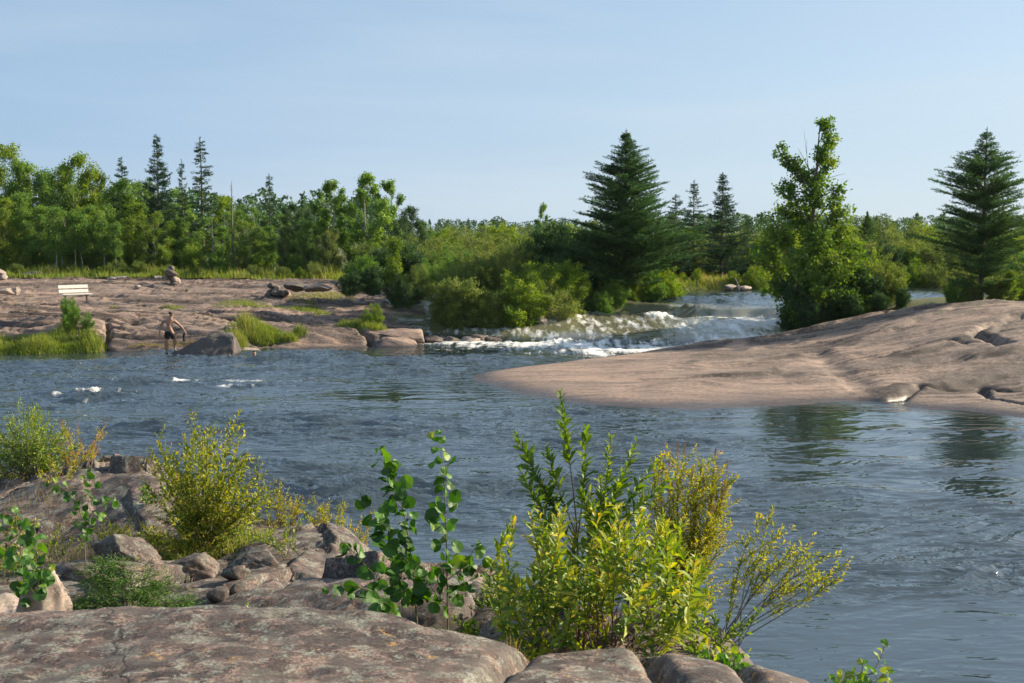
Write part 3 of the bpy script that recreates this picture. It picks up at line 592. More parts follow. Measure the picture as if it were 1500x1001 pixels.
def conifer(H, env, levels=30, nb=7, droop=.25, up=.25, tw=11, nl=(.10, .17), nw=.035, seg=.05, z0=.06, r0=.10, jit=.2, bare_below=0, tiers=True, asc=0.0, tlen=.34):
    tr = MB(); cr_ = MB(); tr.tube([(0, 0, -.3), (0.02, 0, H * .5), (0, 0, H)], [r0, r0 * .55, .008], 6)
    C = []; D = []; S = []
    for i in range(levels):
        t = (i + .5) / levels; t = t ** .92; z = H * (z0 + (1 - z0) * t)
        Rz = env(1 - t)
        for j in range(max(3, int(nb * (.75 + .5 * rng.random())))):
            a = rng.random() * 2 * math.pi; L = Rz * (1 + jit * rng.normal()) * (1 + jit * .9 * math.sin(2 * a + z * 1.7)) + .05
            if L < .10 or rng.random() < .10: continue
            zz = z + rng.normal() * H * .014
            if not tiers: t = rng.random() ** .85; zz = H * (z0 + (1 - z0) * t * .97); L = env(1 - t) * (rng.uniform(.6, 1.1) if rng.random() < .88 else rng.uniform(1.1, 1.35)) * (1 + .22 * math.sin(2 * a + zz * 1.3)) + .05
            dro = droop - asc * t * t + rng.normal() * .07
            d = np.array([math.cos(a), math.sin(a), 0]); k = max(4, int(L / .16)); s = np.linspace(0, 1, k)
            B = np.stack([d[0] * L * s, d[1] * L * s, zz + L * (-dro * s + (up + dro * .5) * s ** 2.2) + rng.normal() * .03 * s], 1)
            B[:, :2] += rng.normal(size=2) * .06 * L * s[:, None] ** 2
            tr.tube(B, np.linspace(.018 * min(1, L), .004, k), 3)
            if zz / H < bare_below and rng.random() < .75: continue
            nt_ = max(3, int(tw * L)); ts = rng.random(nt_) ** .8
            sd = np.cross(d, [0, 0, 1])
            for q in ts:
                p = np.array([np.interp(q, s, B[:, m_]) for m_ in range(3)])
                sg = 1 if rng.random() < .5 else -1; tl_ = tlen * L * (1.1 - q) * rng.uniform(.6, 1.2) + .08
                dr = d * .75 + sd * sg * .85 + np.array([0, 0, up * .9 - dro * .5 + rng.normal() * .15]); dr /= np.linalg.norm(dr)
                kk = max(2, int(tl_ / seg)); f = np.linspace(0, 1, kk)[:, None]
                C.append(p + dr * tl_ * f); D.append(np.repeat(dr[None], kk, 0)); S.append(np.full(kk, rng.random() * .6))
            kk = max(3, int(L * .8 / seg)); f = np.linspace(.3, 1, kk)
            C.append(np.stack([np.interp(f, s, B[:, m_]) for m_ in range(3)], 1)); D.append(np.repeat((d + [0, 0, up * 1.2 - dro * .5])[None], kk, 0)); S.append(np.full(kk, rng.random() * .6))
    f = np.linspace(H * .82, H * 1.0, 26); C.append(np.stack([f * 0, f * 0, f], 1)); D.append(np.repeat([[0, 0, 1.]], 26, 0)); S.append(np.full(26, .3))
    C = np.concatenate(C); D = np.concatenate(D); S = np.concatenate(S)
    C = np.repeat(C, 2, 0); D = np.repeat(D, 2, 0); S = np.repeat(S, 2); n = len(C)
    Dn = D + rnd_unit(n) * .75; Nn = rnd_unit(n) + np.array([0, 0, .8])
    L_ = rng.uniform(nl[0], nl[1], n); cr_.leaves(C + rng.normal(size=(n, 3)) * .018, Dn, Nn, L_, nw, *RH, np.clip(S + rng.random(n) * .4, 0, 1))
    return tr, cr_
def bush(H, W, nst=16, nleaf=16000, ls=(.06, .10), asp=.38, sig=.10, up=.5, spread=1.0):
    tr = MB(); cr_ = MB(); C = []; Tn = []
    for i in range(nst):
        a = rng.random() * 2 * math.pi; rr = rng.random() ** .6; hh = H * (1 - .62 * rr ** 2.2) * rng.uniform(.78, 1.05)
        tip = np.array([math.cos(a) * rr * W * .5, math.sin(a) * rr * W * .5, hh]); b0 = np.array([tip[0] * .25 + rng.normal() * .08, tip[1] * .25 + rng.normal() * .08, -.2])
        m_ = np.array([tip[0] * .5, tip[1] * .5, hh * .55]); L = bez(b0, m_, tip, 9); tr.tube(L, np.linspace(.022, .004, 9), 4)
        bt = rng.random()
        for j in range(int(10 + 9 * H)):
            f = rng.uniform(.12, 1.0); s = np.array([np.interp(f, np.linspace(0, 1, 9), L[:, k]) for k in range(3)])
            out = np.array([tip[0], tip[1], 0]) / (math.hypot(tip[0], tip[1]) + .1)
            l = rng.uniform(.2, .5) * (1.25 - f * .6) * spread * (.5 + .22 * H); d = rnd_unit(1)[0] * .9 + out * .55 + np.array([0, 0, up]); e = s + d / np.linalg.norm(d) * l
            if rng.random() < .5: tr.tube([s, (s + e) / 2, e], [.007, .005, .002], 3)
            q = 3; C.append(s + (e - s) * np.linspace(.35, 1, q)[:, None]); Tn.append(np.full(q, bt * .28 + rng.random() * .38))
    C = np.concatenate(C); Tn = np.concatenate(Tn); per = max(2, int(nleaf / len(C))); idx = np.repeat(np.arange(len(C)), per)
    P = C[idx] + rng.normal(size=(len(idx), 3)) * sig; P[:, 2] = np.abs(P[:, 2]); k = len(P)
    out = P - np.array([0, 0, H * .3]); out /= np.linalg.norm(out, axis=1)[:, None] + 1e-6
    N = rnd_unit(k) * .9 + out * .5 + np.array([0, 0, .4]); D = rnd_unit(k) * .8 + out * .4 + np.array([0, 0, .5]); L_ = rng.uniform(ls[0], ls[1], k)
    cr_.leaves(P, D, N, L_, L_ * asp, *RH, np.clip(Tn[idx] + rng.random(k) * .35, 0, 1))
    return tr, cr_
PROTO = {}
def proto(key, name, pair, names, mats, H):
    """meshes of one kind, used by every plant built from it"""
    PROTO[key] = (name, [(nm, mb.mesh(nm), mt) for nm, mb, mt in zip(names, pair, mats)], H)
    for nm, me, mt in PROTO[key][1]: me.materials.append(M[mt])
def plant(key, u, vtop, Y, label, cat, group=None, wf=1.0, rz=None, x=None, name=None, H=None, zoff=0.0, crown=None):
    nm, parts, H0 = PROTO[key]; nm = name or nm
    X = atY(u, 400, Y)[0] if x is None else x
    z = zsurf(X, Y) + zoff
    s = ((atY(u, vtop, Y)[2] - z) if H is None else H) / H0
    r = root(nm, (X, Y, z - .03), rng.random() * 6.28 if rz is None else rz, (s * wf, s * wf, s)); tag(r, label, cat, group)
    for pn, me, mt in parts:
        o = bpy.data.objects.new(pn, me); COL.objects.link(o); o.parent = r
        if crown and pn in ('crown', 'foliage'):
            o.material_slots[0].link = 'OBJECT'; o.material_slots[0].material = M[crown]
    return r
def rblobs(H, n, z0, wmax, peak=.55, rb=(.45, .8)):
    b = []
    for i in range(n):
        t = (i + .5) / n; z = H * (z0 + (1 - z0) * t); e = wmax * (1 - abs(t - peak) ** 1.6 * 1.5) if t > peak else wmax * (1 - ((peak - t) / peak) ** 2 * .55)
        a = i * 2.4 + rng.normal() * .4; rr = max(0, e) * rng.uniform(.35, 1.0); b.append((math.cos(a) * rr, math.sin(a) * rr, z - .3, rng.uniform(*rb) * (.65 + .5 * (1 - t))))
    b.append((0, 0, H - .55, .5)); return b
TC = ('trunk', 'crown'); SF = ('stems', 'foliage')
for i in range(4):
    proto('aspen%d' % i, 'broadleaf_tree', broadleaf(8, rblobs(8, 26 + i, .16 - .03 * i, 1.9 + .2 * i, .5, (.55, .85)), .085, 24000, (.09, .16), .8, .10), TC, ('bark_pale' if i % 2 else 'bark_grey', 'leaf_broad'), 8)
proto('poplar0', 'poplar_tree', broadleaf(8, rblobs(8, 17, .36, 1.9, .6, (.35, .6)), .11, 13000, (.10, .17), .85, .09), TC, ('bark_pale', 'leaf_broad'), 8)
proto('poplar1', 'poplar_tree', broadleaf(8, rblobs(8, 14, .30, 1.5, .5, (.35, .55)), .10, 10000, (.10, .17), .85, .09), TC, ('bark_pale', 'leaf_broad'), 8)
for i in range(3):
    sp = (lambda q, k=i: (.0 + 1.65 * q ** .9) * (.93 + .07 * math.sin(q * 19 + k * 2)))
    proto('spruce%d' % i, 'spruce_tree', conifer(9, sp, (34, 28, 31)[i], (8, 6, 7)[i], (.30, .42, .2)[i], .34, 12, (.12, .20), .05, .07, .07, .11, (.28, .34, .3)[i]), TC, ('bark', 'needle'), 9)
proto('slimspruce', 'spruce_tree', conifer(9, lambda q: (.0 + .95 * q ** .85) * (.85 + .18 * math.sin(q * 26)), 26, 7, .38, .22, 13, (.11, .18), .05, .06, .12, .10, .28, .25), TC, ('bark', 'needle'), 9)
def tam_env(q): return float(np.interp(q, [0, .04, .12, .22, .36, .5, .62, .8, 1], [.0, .14, .42, .82, 1.25, 1.7, 1.9, 2.1, 1.5]))
proto('tamarack0', 'tamarack_tree', conifer(9, tam_env, 54, 11, -.42, .16, 15, (.08, .14), .032, .045, .05, .13, .24, asc=.45, tiers=False, tlen=.26), TC, ('bark', 'needle_tamarack'), 9)
def tam_env2(q): return float(np.interp(q, [0, .06, .15, .25, .36, .5, .65, .8, 1], [.0, .16, .5, 1.1, 1.7, 1.45, 1.75, 1.9, 1.3]))
proto('tamarack1', 'tamarack_tree', conifer(9, tam_env2, 50, 9, -.50, .16, 14, (.08, .14), .030, .045, .05, .11, .17, asc=.45, tiers=False, tlen=.26), TC, ('bark', 'needle_tamarack'), 9)
for i, (h, w_, asp) in enumerate(((3, 3.4, .40), (3, 2.8, .55), (3, 4.2, .36), (3, 3.0, .34))):
    proto('bush%d' % i, 'willow_shrub', bush(h, w_, 20 + 3 * i, 17000, (.08, .13), asp, .062, .5), SF, ('bark_grey', 'leaf_olive' if i % 2 else 'leaf_broad'), h)
proto('dense0', 'leafy_shrub', bush(3.4, 3.6, 30, 24000, (.09, .15), .6, .085, .35, 1.1), SF, ('bark_grey', 'leaf_broad'), 3.5)
proto('sapling', 'sapling', broadleaf(4, rblobs(4, 12, .12, .55, .4, (.25, .38)), .03, 6000, (.08, .13), .7, .10, twig_d=40), ('stem', 'foliage'), ('bark_grey', 'leaf_yellowgreen'), 4)
def snag(H):
    tr = MB(); tr.tube([(0, 0, -.3), (.03, 0, H * .5), (0.0, .02, H)], [.09, .06, .01], 6)
    for i in range(46):
        z = H * rng.uniform(.2, .97); a = rng.random() * 6.28; l = rng.uniform(.2, .7) * (1.15 - z / H); d = np.array([math.cos(a), math.sin(a), rng.uniform(-.2, .35)]); tr.tube([(0, 0, z), d * l * .5 + [0, 0, z], d * l + [0, 0, z + .05]], [.012, .008, .003], 3)
    return (tr,)
proto('snag', 'dead_tree', snag(6), ('trunk',), ('bark_grey',), 6)

# ------------------------------------------------------------------ named trees
big = [(-.35, -.1, 9.4, .38), (.55, 0, 10.0, .42), (.75, .1, 9.3, .42), (.35, -.2, 8.6, .45), (.8, .2, 8.2, .40), (-1.0, .1, 9.0, .34), (-.75, 0, 8.2, .38), (-.2, .2, 7.6, .5), (.35, .1, 7.4, .55), (-1.1, -.2, 7.0, .5), (1.15, 0, 7.0, .35),
       (0, -.4, 6.6, .75), (-.8, .3, 6.0, .7), (.9, -.3, 6.0, .7), (0, .6, 5.6, .9), (-1.2, -.3, 5.0, .8), (1.2, .3, 4.9, .75), (.1, -.7, 4.7, .9), (-1.5, .2, 3.9, .8), (1.5, -.1, 3.9, .75), (-.5, -.8, 3.5, .9), (.7, -.8, 3.4, .85),
       (-1.9, .1, 3.0, .7), (-1.0, .4, 2.5, .9), (1.7, .4, 2.7, .75), (0, -.9, 2.3, .9), (-1.7, -.4, 1.8, .8), (1.2, -.6, 1.7, .8), (-.6, -.9, 1.2, .8), (2.0, .1, 1.4, .7), (-2.2, .2, 1.1, .7)]
big = [b for b in big if not (b[2] > 8.9 and b[0] < -.1)] + [(-1.35, 0, 8.75, .36), (-1.05, .1, 8.2, .3)]
big = [b for b in big if not (b[0] < -1.6 and b[2] < 3.2)]
big = [(x * (1.3 if z < 6.8 else 1.1), y * 1.2, z, r * (.92 if z < 6.8 else 1.0)) for x, y, z, r in big]
proto('bigtree', 'poplar_tree', broadleaf(10.4, big, .17, 27000, (.10, .17), .8, .075, bare=[bez((.1, 0, 6.8), (-.2, 0, 7.8), (-.42, 0, 9.7), 6), bez((.0, 0, 7.2), (-.3, .1, 8.2), (-.25, .1, 9.3), 5), bez((-.2, 0, 8.0), (-.5, 0, 8.6), (-.7, 0, 8.9), 4), bez((.1, 0, 7.2), (.9, 0, 7.6), (1.6, 0, 7.7), 5), bez((0, 0, 6), (-1, 0, 6.6), (-1.9, 0, 7.0), 5)], lean=(.35, 0)), TC, ('bark', 'leaf_broad'), 10.4)
plant('bigtree', 1186, 168, 55.2, 'tallest ragged leafy tree with a split top, behind the right rock slab', 'tree', rz=0, crown='leaf_bigtree')
plant('tamarack0', 915, 190, 62.5, 'large broad blue-green tamarack standing left of the river rapids', 'tree', wf=1.36, rz=.5)
plant('tamarack1', 1438, 188, 53.5, 'feathery tamarack with upswept branches behind the right rock slab', 'tree', wf=1.45, rz=1.1)
plant('spruce0', 235, 197, 83, 'left one of the two tall dark spruces above the left forest', 'tree', wf=.9)
plant('slimspruce', 298, 202, 80, 'tall gappy narrow spruce, right one of the two tallest in the left forest', 'tree', wf=1.35)
plant('spruce1', 270, 234, 84, 'lower dark spruce between the two tallest spruces of the left forest', 'tree', wf=.75)
plant('slimspruce', 397, 255, 84, 'pointed spruce at the right end of the left forest, right of the bare dead tree', 'tree', wf=1.3)
plant('spruce2', 183, 231, 86, 'dark round-topped conifer behind the birches left of the tall spruces', 'tree', wf=1.1)
plant('snag', 342, 264, 79, 'bare dead tree trunk right of the tall spruces in the left forest', 'dead tree')
plant('snag', 312, 300, 78, 'shorter bare dead trunk just below the narrow tall spruce', 'dead tree', wf=.8)
plant('spruce1', 1015, 264, 82, 'dark conifer behind the upstream river bank, right of the large tamarack', 'tree', wf=1.35)
plant('spruce0', 1057, 253, 78, 'pointed spruce on the upstream bank, halfway between the large tamarack and the ragged tall tree', 'tree', wf=1.3)
plant('spruce2', 988, 285, 80, 'small dark conifer tucked against the right side of the large tamarack', 'tree', wf=1.5)
plant('spruce1', 1095, 318, 84, 'low conifer just left of the ragged tall tree', 'tree', wf=1.5)
plant('tamarack0', 1268, 308, 92, 'small pale pointed conifer in the gap right of the ragged tall tree', 'tree', wf=.8)
plant('spruce2', 1316, 372, 57.5, 'little dark conifer at the far water edge left of the feathery tamarack', 'tree', wf=1.1)
plant('spruce1', 1250, 250, 74, 'thin dark conifer half hidden behind the right side of the ragged tall tree', 'tree', wf=.7) if False else None
plant('poplar0', 488, 262, 80, 'open-crowned poplar, leftmost of the three above the middle shrubs', 'tree', wf=1.0)
plant('poplar1', 538, 251, 79, 'tallest open-crowned poplar above the middle shrubs', 'tree', wf=1.2)
plant('poplar0', 572, 262, 81, 'rightmost of the three open-crowned poplars above the middle shrubs', 'tree', wf=.85)
plant('poplar1', 795, 296, 84, 'thin sparse poplar tip rising behind the shrubs left of the large tamarack', 'tree', wf=.55)
plant('sapling', 578, 345, 57.0, 'bright yellow-green sapling in front of the dark shrubs below the poplars', 'sapling', wf=1.0)
plant('sapling', 1482, 395, 52.5, 'yellow-green sapling at the right edge of the picture beside the feathery tamarack', 'sapling', wf=1.5)

# ------------------------------------------------------------------ the left forest
gl_ = 'broadleaf trees of the left forest'; lab = 'one of the ordinary leafy green trees making up the left forest'
row = [(-60, 205, 88), (12, 210, 86), (45, 235, 84), (75, 252, 90), (118, 223, 84), (148, 248, 86), (95, 240, 88), (205, 262, 87), (178, 262, 82), (255, 275, 88), (330, 285, 90), (372, 300, 88), (430, 296, 86), (462, 300, 84),
       (600, 300, 84), (586, 318, 78), (520, 300, 86), (-30, 250, 80), (30, 280, 79), (-110, 215, 84), (-150, 225, 90), (620, 322, 92), (412, 312, 92), (352, 306, 84)]
for i, (u, v, Y) in enumerate(row):
    plant('aspen%d' % (i % 4), u, v, Y, lab, 'tree', gl_, wf=rng.uniform(.85, 1.15), crown=('leaf_dark' if u in (462, 600, 586, 75, 430) else 'leaf_yellowgreen' if u in (12, 118, 148, 330, 60, -60) else None))
row2 = [(8, 290, 77.5, 'leaf_yellowgreen'), (60, 300, 78, None), (95, 305, 77, None), (135, 300, 78.5, None), (165, 318, 77, 'leaf_yellowgreen'), (200, 296, 78, 'leaf_yellowgreen'), (228, 310, 77, 'leaf_yellowgreen'), (262, 318, 78.5, None), (285, 312, 79, None), (325, 330, 80, None),
        (362, 322, 79, 'leaf_yellowgreen'), (392, 330, 80, None), (420, 330, 78, 'leaf_olive'), (455, 322, 78, None), (482, 335, 77, 'leaf_olive'), (-40, 300, 78, None)]
for i, (u, v, Y, m_) in enumerate(row2):
    plant('aspen%d' % ((i + 1) % 4), u, v, Y, 'one of the lower, lighter green young trees along the front of the left forest', 'tree', 'young trees along the front of the left forest', wf=rng.uniform(1.0, 1.25), crown=m_)
for i in range(17):
    u = -60 + 34 * i + rng.normal() * 8
    plant(('bush0', 'bush1', 'dense0')[i % 3], u, 368 + rng.normal() * 6, 76.5 + rng.random() * 1.5, 'one of the low green shrubs along the foot of the left forest', 'shrub', 'low shrubs along the foot of the left forest', crown=('leaf_yellowgreen' if i % 3 == 1 else 'leaf_olive' if i % 3 == 0 else None))
for i, (u, Y) in enumerate(((84, 75.5), (112, 76), (121, 76.2), (152, 76), (171, 75), (91, 75.6))):
    p = proto('birch%d' % i, 'birch_tree', broadleaf(5, rblobs(5, 9, .45, .5, .6, (.3, .42)), .055, 3500, (.08, .13), .8, .12), TC, ('bark_pale', 'leaf_broad'), 5) if i < 2 else None
    plant('birch%d' % (i % 2), u, 300 + 6 * i, Y, 'one of the thin white-stemmed birches at the edge of the left forest above the bench', 'tree', 'white-stemmed birches above the bench')
for i in range(16):
    plant(('bush3', 'bush1', 'bush0')[i % 3], -20 + 33 * i + rng.normal() * 9, 389 + rng.normal() * 4, 73.6 + rng.random() * 2.2, 'one of the small shrubs standing in the long grass below the left forest', 'shrub', 'small shrubs in the long grass', wf=1.5, crown=('leaf_olive', 'leaf_yellowgreen', None)[(i * 5) % 3])
# shrubs between the poplars and the rapids
gs = 'middle shrub thicket'
front = [(512, 395, 55.6, 'bush1', 'leaf_dark'), (545, 388, 56.4, 'dense0', 'leaf_dark'), (590, 400, 56.5, 'bush0', 'leaf_dark'), (612, 384, 57.3, 'bush3', 'leaf_olive'), (652, 404, 56.3, 'bush1', 'leaf_olive'), (676, 372, 58.5, 'bush2', 'leaf_olive'), (628, 378, 60, 'bush0', None),
         (712, 372, 58.6, 'bush1', 'leaf_olive'), (742, 378, 59.2, 'bush3', 'leaf_olive'), (772, 384, 57.3, 'bush0', 'leaf_yellowgreen'), (800, 380, 58.6, 'bush3', 'leaf_yellowgreen'), (832, 386, 60, 'bush1', 'leaf_yellowgreen'), (700, 352, 62, 'bush2', 'leaf_olive'), (755, 352, 63, 'bush3', 'leaf_olive'),
         (660, 350, 64, 'bush2', None), (560, 360, 62, 'dense0', 'leaf_dark'), (600, 352, 63, 'dense0', 'leaf_dark'), (640, 344, 68, 'bush2', 'leaf_olive'), (530, 372, 60, 'dense0', None)]
flabs = {0: 'dark shrub at the left end of the middle thicket, beside the bare rock shelf', 4: 'rounded olive shrub at the water edge, right of the two cracked rock slabs', 9: 'bright green shrub at the water edge just left of the rapids', 11: 'small light green shrub directly left of the large tamarack'}
for i, (u, v, Y, k, m_) in enumerate(front):
    plant(k, u, v, Y, flabs.get(i, 'one of the willow shrubs crowding the middle thicket between the rock shelf and the rapids'), 'shrub', None if i in flabs else gs, wf=rng.uniform(.95, 1.2), crown=m_)
dk = [(790, 330, 65, 'dense0'), (822, 322, 66, 'dense0'), (858, 335, 64.5, 'dense0'), (845, 350, 63.5, 'dense0'), (872, 400, 62.5, 'bush1'), (900, 395, 62, 'dense0'), (812, 372, 62.5, 'dense0')]
for i, (u, v, Y, k) in enumerate(dk):
    plant(k, u, v, Y, 'one of the dark green shrubs massed against the left side of the large tamarack', 'shrub', 'dark shrubs beside the large tamarack', wf=1.05, crown='leaf_dark')
for i, (u, v, Y) in enumerate(((900, 408, 61.2), (930, 402, 62.2), (955, 396, 63.2), (968, 388, 65), (880, 425, 60.2))):
    plant('bush1' if i % 2 else 'dense0', u, v, Y, 'one of the bright shrubs at the foot of the large tamarack, over the water', 'shrub', 'bright shrubs at the foot of the large tamarack', wf=1.0, crown='leaf_yellowgreen' if i % 2 else None)
for i, (x, y) in enumerate(((-.8, 55.9), (.5, 56.3), (1.8, 57.3), (3.2, 58.5), (8.6, 63.4), (9.0, 66), (-2.5, 56), (2.6, 59.3), (5.2, 61.8))):
    plant(('bush1', 'dense0', 'bush3')[i % 3], 0, 0, y, 'one of the leafy shrubs overhanging the water along the left side of the rapids', 'shrub', 'shrubs overhanging the left side of the rapids', x=x, H=(rng.uniform(2.0, 3.0) if x < 3 else rng.uniform(1.2, 1.7)), wf=1.15, crown=(None, 'leaf_olive', 'leaf_yellowgreen')[(i * 2) % 3])
# rolling thicket further back
back = []
for i in range(44):
    u = 600 + 21.5 * i + rng.normal() * 8; Y = (72, 84, 98, 115)[i % 4] + rng.normal() * 2.5
    if Y < 78 and u > 880: continue
    back.append((u, 336 - (6 if Y > 90 else 0) + rng.normal() * 4, Y))
for i, (u, v, Y) in enumerate(back):
    plant(('bush2', 'bush0', 'dense0', 'bush3')[i % 4], u, v, Y, 'one of the rounded shrubs in the rolling thicket behind the river', 'shrub', 'rolling thicket behind the river', wf=1.35, crown=('leaf_olive', None, 'leaf_yellowgreen', 'leaf_olive')[(i * 7) % 4])
for i in range(16):
    u = 960 + 36 * i + rng.normal() * 9; Y = 78 + rng.random() * 5
    plant(('bush0', 'dense0', 'bush3')[i % 3], u, 362 + rng.normal() * 9, Y, 'one of the mixed shrubs on the far upstream bank', 'shrub', 'shrubs on the far upstream bank', wf=1.15, crown=('leaf_dark', None, 'leaf_olive')[i % 3])
for i, (u, v) in enumerate(((1000, 398), (1022, 392), (1075, 395), (1098, 398), (1112, 386))):
    plant('bush3', u, v, 73.8, 'one of the small pale green shrubs beside the grassy upstream bank', 'shrub', 'small shrubs on the grassy upstream bank', crown='leaf_yellowgreen')
# island around the ragged tree
isl = [(1165, 395, 54.8, 'bush1', 'leaf_dark'), (1215, 400, 55, 'dense0', 'leaf_dark'), (1238, 368, 57.5, 'bush0', 'leaf_olive'), (1262, 385, 56, 'dense0', 'leaf_dark'), (1290, 372, 57, 'bush0', 'leaf_olive'),
       (1248, 430, 54, 'dense0', 'leaf_dark'), (1290, 425, 54.5, 'bush1', 'leaf_dark'), (1185, 432, 53.7, 'dense0', 'leaf_dark'), (1320, 418, 55.5, 'bush1', 'leaf_dark'), (1156, 452, 54.3, 'bush1', 'leaf_dark'), (1272, 358, 58.3, 'bush3', 'leaf_yellowgreen')]
for i, (u, v, Y, k, m_) in enumerate(isl):
    plant(k, u, v, Y, 'one of the dense shrubs crowding round the foot of the ragged tall tree', 'shrub', 'shrubs round the ragged tall tree', wf=1.05, crown=m_)
for i, (u, v, Y, k, m_) in enumerate(((1400, 408, 54, 'bush0', None), (1425, 415, 53, 'bush1', 'leaf_olive'), (1460, 405, 53, 'dense0', 'leaf_olive'), (1500, 405, 54, 'bush3', 'leaf_yellowgreen'), (1530, 380, 55, 'dense0', None), (1390, 372, 76, 'bush2', 'leaf_olive'), (1345, 378, 77, 'bush0', 'leaf_yellowgreen'), (1480, 372, 72, 'bush2', 'leaf_olive'), (1520, 360, 74, 'dense0', None))):
    plant(k, u, v, Y, 'one of the shrubs round and behind the foot of the feathery tamarack', 'shrub', 'shrubs round the feathery tamarack', wf=1.1, crown=m_)
# ------------------------------------------------------------------ far wood, reads as one mass
fw = MB()
nT = 620
fy = rng.uniform(0, 1, nT) ** .8 * 330 + 130; fu = rng.uniform(-400, 1900, nT); fx = (fu - 750) / F * fy
for i in range(nT):
    z0 = 2.0; h = rng.uniform(.82, 1.15) * (5 + (20 + (6 if fu[i] > 900 else -1)) * fy[i] / F - z0 if fu[i] > 560 else 6 + fy[i] * .02); h = min(h, 13); r_ = h * rng.uniform(.20, .3)
    n = 420; u3 = rnd_unit(n); conic = rng.random() < .3; t = rng.random(n)
    zz = z0 + h * (.12 + .88 * t); rr = r_ * (np.sqrt(np.clip(1 - (2 * t - .9) ** 2 * .8, .05, 1)) if not conic else (1.08 - t) * .8) * rng.uniform(.7, 1.1, n)
    a = rng.random(n) * 6.28; P = np.stack([fx[i] + np.cos(a) * rr, fy[i] + np.sin(a) * rr, zz], 1)
    N = np.stack([np.cos(a), np.sin(a), 0 * a + .5], 1) + rnd_unit(n) * .6; L = rng.uniform(.28, .6, n) * h / 9
    fw.leaves(P, rnd_unit(n), N, L, L * .8, *RH, np.clip(rng.random() * .5 + rng.random(n) * .35, 0, 1))
o = add_obj('distant_forest', fw.mesh('distant_forest'), mat=M['leaf_dark']); tag(o, 'far-off green wood forming the horizon beyond the river', 'forest', kind='stuff')

# ------------------------------------------------------------------ grass
def grass(regions, n, h, mat, label, zf=None, wd=.012, lean=.25, seed=0, bend=.3, stalk=None):
    """regions: (x, y, rx, ry) ellipses"""
    mb = MB(); ar = np.array([a[2] * a[3] for a in regions]); pick = rng.choice(len(regions), n, p=ar / ar.sum()); Rg = np.array(regions)[pick]
    q = np.sqrt(rng.random(n)); a = rng.random(n) * 6.28; x = Rg[:, 0] + np.cos(a) * q * Rg[:, 2]; y = Rg[:, 1] + np.sin(a) * q * Rg[:, 3]
    z = zf(x, y); keep = z > -.25; x, y, z, q = x[keep], y[keep], z[keep], q[keep]; k = len(x)
    cl = .62 + .75 * gnoise(x * .55, y * .7, 3 + seed); H = rng.uniform(h[0], h[1], k) * np.clip(cl, .35, 1.3) * (1 - .5 * q ** 4)
    b = np.stack([x, y, z - .03], 1); d = np.stack([rng.normal(size=k) * lean, rng.normal(size=k) * lean, np.ones(k)], 1)
    T = [(0, -.5, 0), (0, .5, 0), (.5, .4, .02), (.5, -.4, .02), (.85, .18, -.08), (.85, -.18, -.08), (1, 0, -.22)]
    mb.leaves(b, d, rnd_unit(k) * np.array([1, 1, .1]) + np.array([0, 0, .01]), H, wd * (.7 + .6 * rng.random(k)), [(t[0], t[1], t[2] * bend * 3) for t in T], [(0, 1, 2, 3), (3, 2, 4, 5), (5, 4, 6)], np.clip(rng.random(k) * .6 + .3 * cl, 0, 1))
    o = add_obj('grass', mb.mesh('grass'), mat=M[mat]); tag(o, label, 'grass', kind='stuff'); return o
def gr(u, v, z, rx, ry): p = atz(u, v, z); return (p[0], p[1], rx, ry)
vsh = lambda x, y: shelf(x, y)
grass([gr(-30, 515, .1, 1.6, .9), gr(20, 514, .1, 1.6, 1.0), gr(70, 512, .15, 1.2, 1.0), gr(118, 506, .3, 1.0, .8), gr(60, 495, .7, 1.6, .8), gr(110, 497, .5, 1.0, .6)], 9000, (.6, 1.15), 'grass', 'tall bright green reeds and grass at the left shoreline below the bench', vsh, .022, .16, 1)
grass([gr(340, 487, .85, .7, .5), gr(385, 494, .5, 1.0, .8), gr(420, 494, .5, .5, .4), gr(440, 486, .7, .35, .2), gr(360, 503, .2, .35, .3)], 5200, (.5, 1.0), 'grass', 'clump of long green grass on the shore behind the dark boulder', vsh, .02, .22, 2)
grass([gr(230, 478, 1.1, 1.3, .25), gr(270, 481, 1.0, .8, .2)], 1500, (.12, .3), 'grass_dry', 'strip of low grass in the rock hollow behind the man', vsh, .015, .3, 3)
grass([gr(400, 440, 1.75, 3.2, .9), gr(350, 436, 1.8, 1.6, .7), gr(440, 438, 1.75, 1.4, .6)], 5000, (.15, .34), 'grass', 'low yellow-green grass mat below the right rubble pile on the shelf', vsh, .02, .3, 4)
grass([gr(250, 440, 1.75, .8, .5), gr(345, 462, 1.4, .5, .3), gr(165, 446, 1.6, .4, .3), gr(35, 431, 1.9, .4, .2)], 1500, (.15, .4), 'grass', 'small scattered grass tufts on the open rock shelf', vsh, .018, .3, 5)
grass([gr(470, 422, 2.1, 2.0, 1.4), gr(440, 428, 2.0, .9, .5)], 1800, (.15, .4), 'grass', 'grass patch at the right end of the rock shelf by the dark shrubs', vsh, .02, .3, 6)
zf_ = lambda x, y: np.maximum(np.where((x > -34) & (x < -2) & (y < 84), shelf(x, y), -9), G(x, y))
grass([(x, 75 + 1.2 * math.sin(x), 2.6, 2.4) for x in np.arange(-38, -8, 3.2)] + [(-30, 72, 3, .8), (-25, 72.5, 2, .6)], 13000, (.4, 1.0), 'grass', 'belt of long grass between the rock shelf and the left forest', zf_, .03, .25, 7)
grass([(x, 73.4, 1.7, 1.6) for x in np.arange(11.5, 24, 2.6)], 6500, (.3, .75), 'grass', 'bright grass on the far bank upstream of the rapids', lambda x, y: G(x, y), .03, .22, 8)
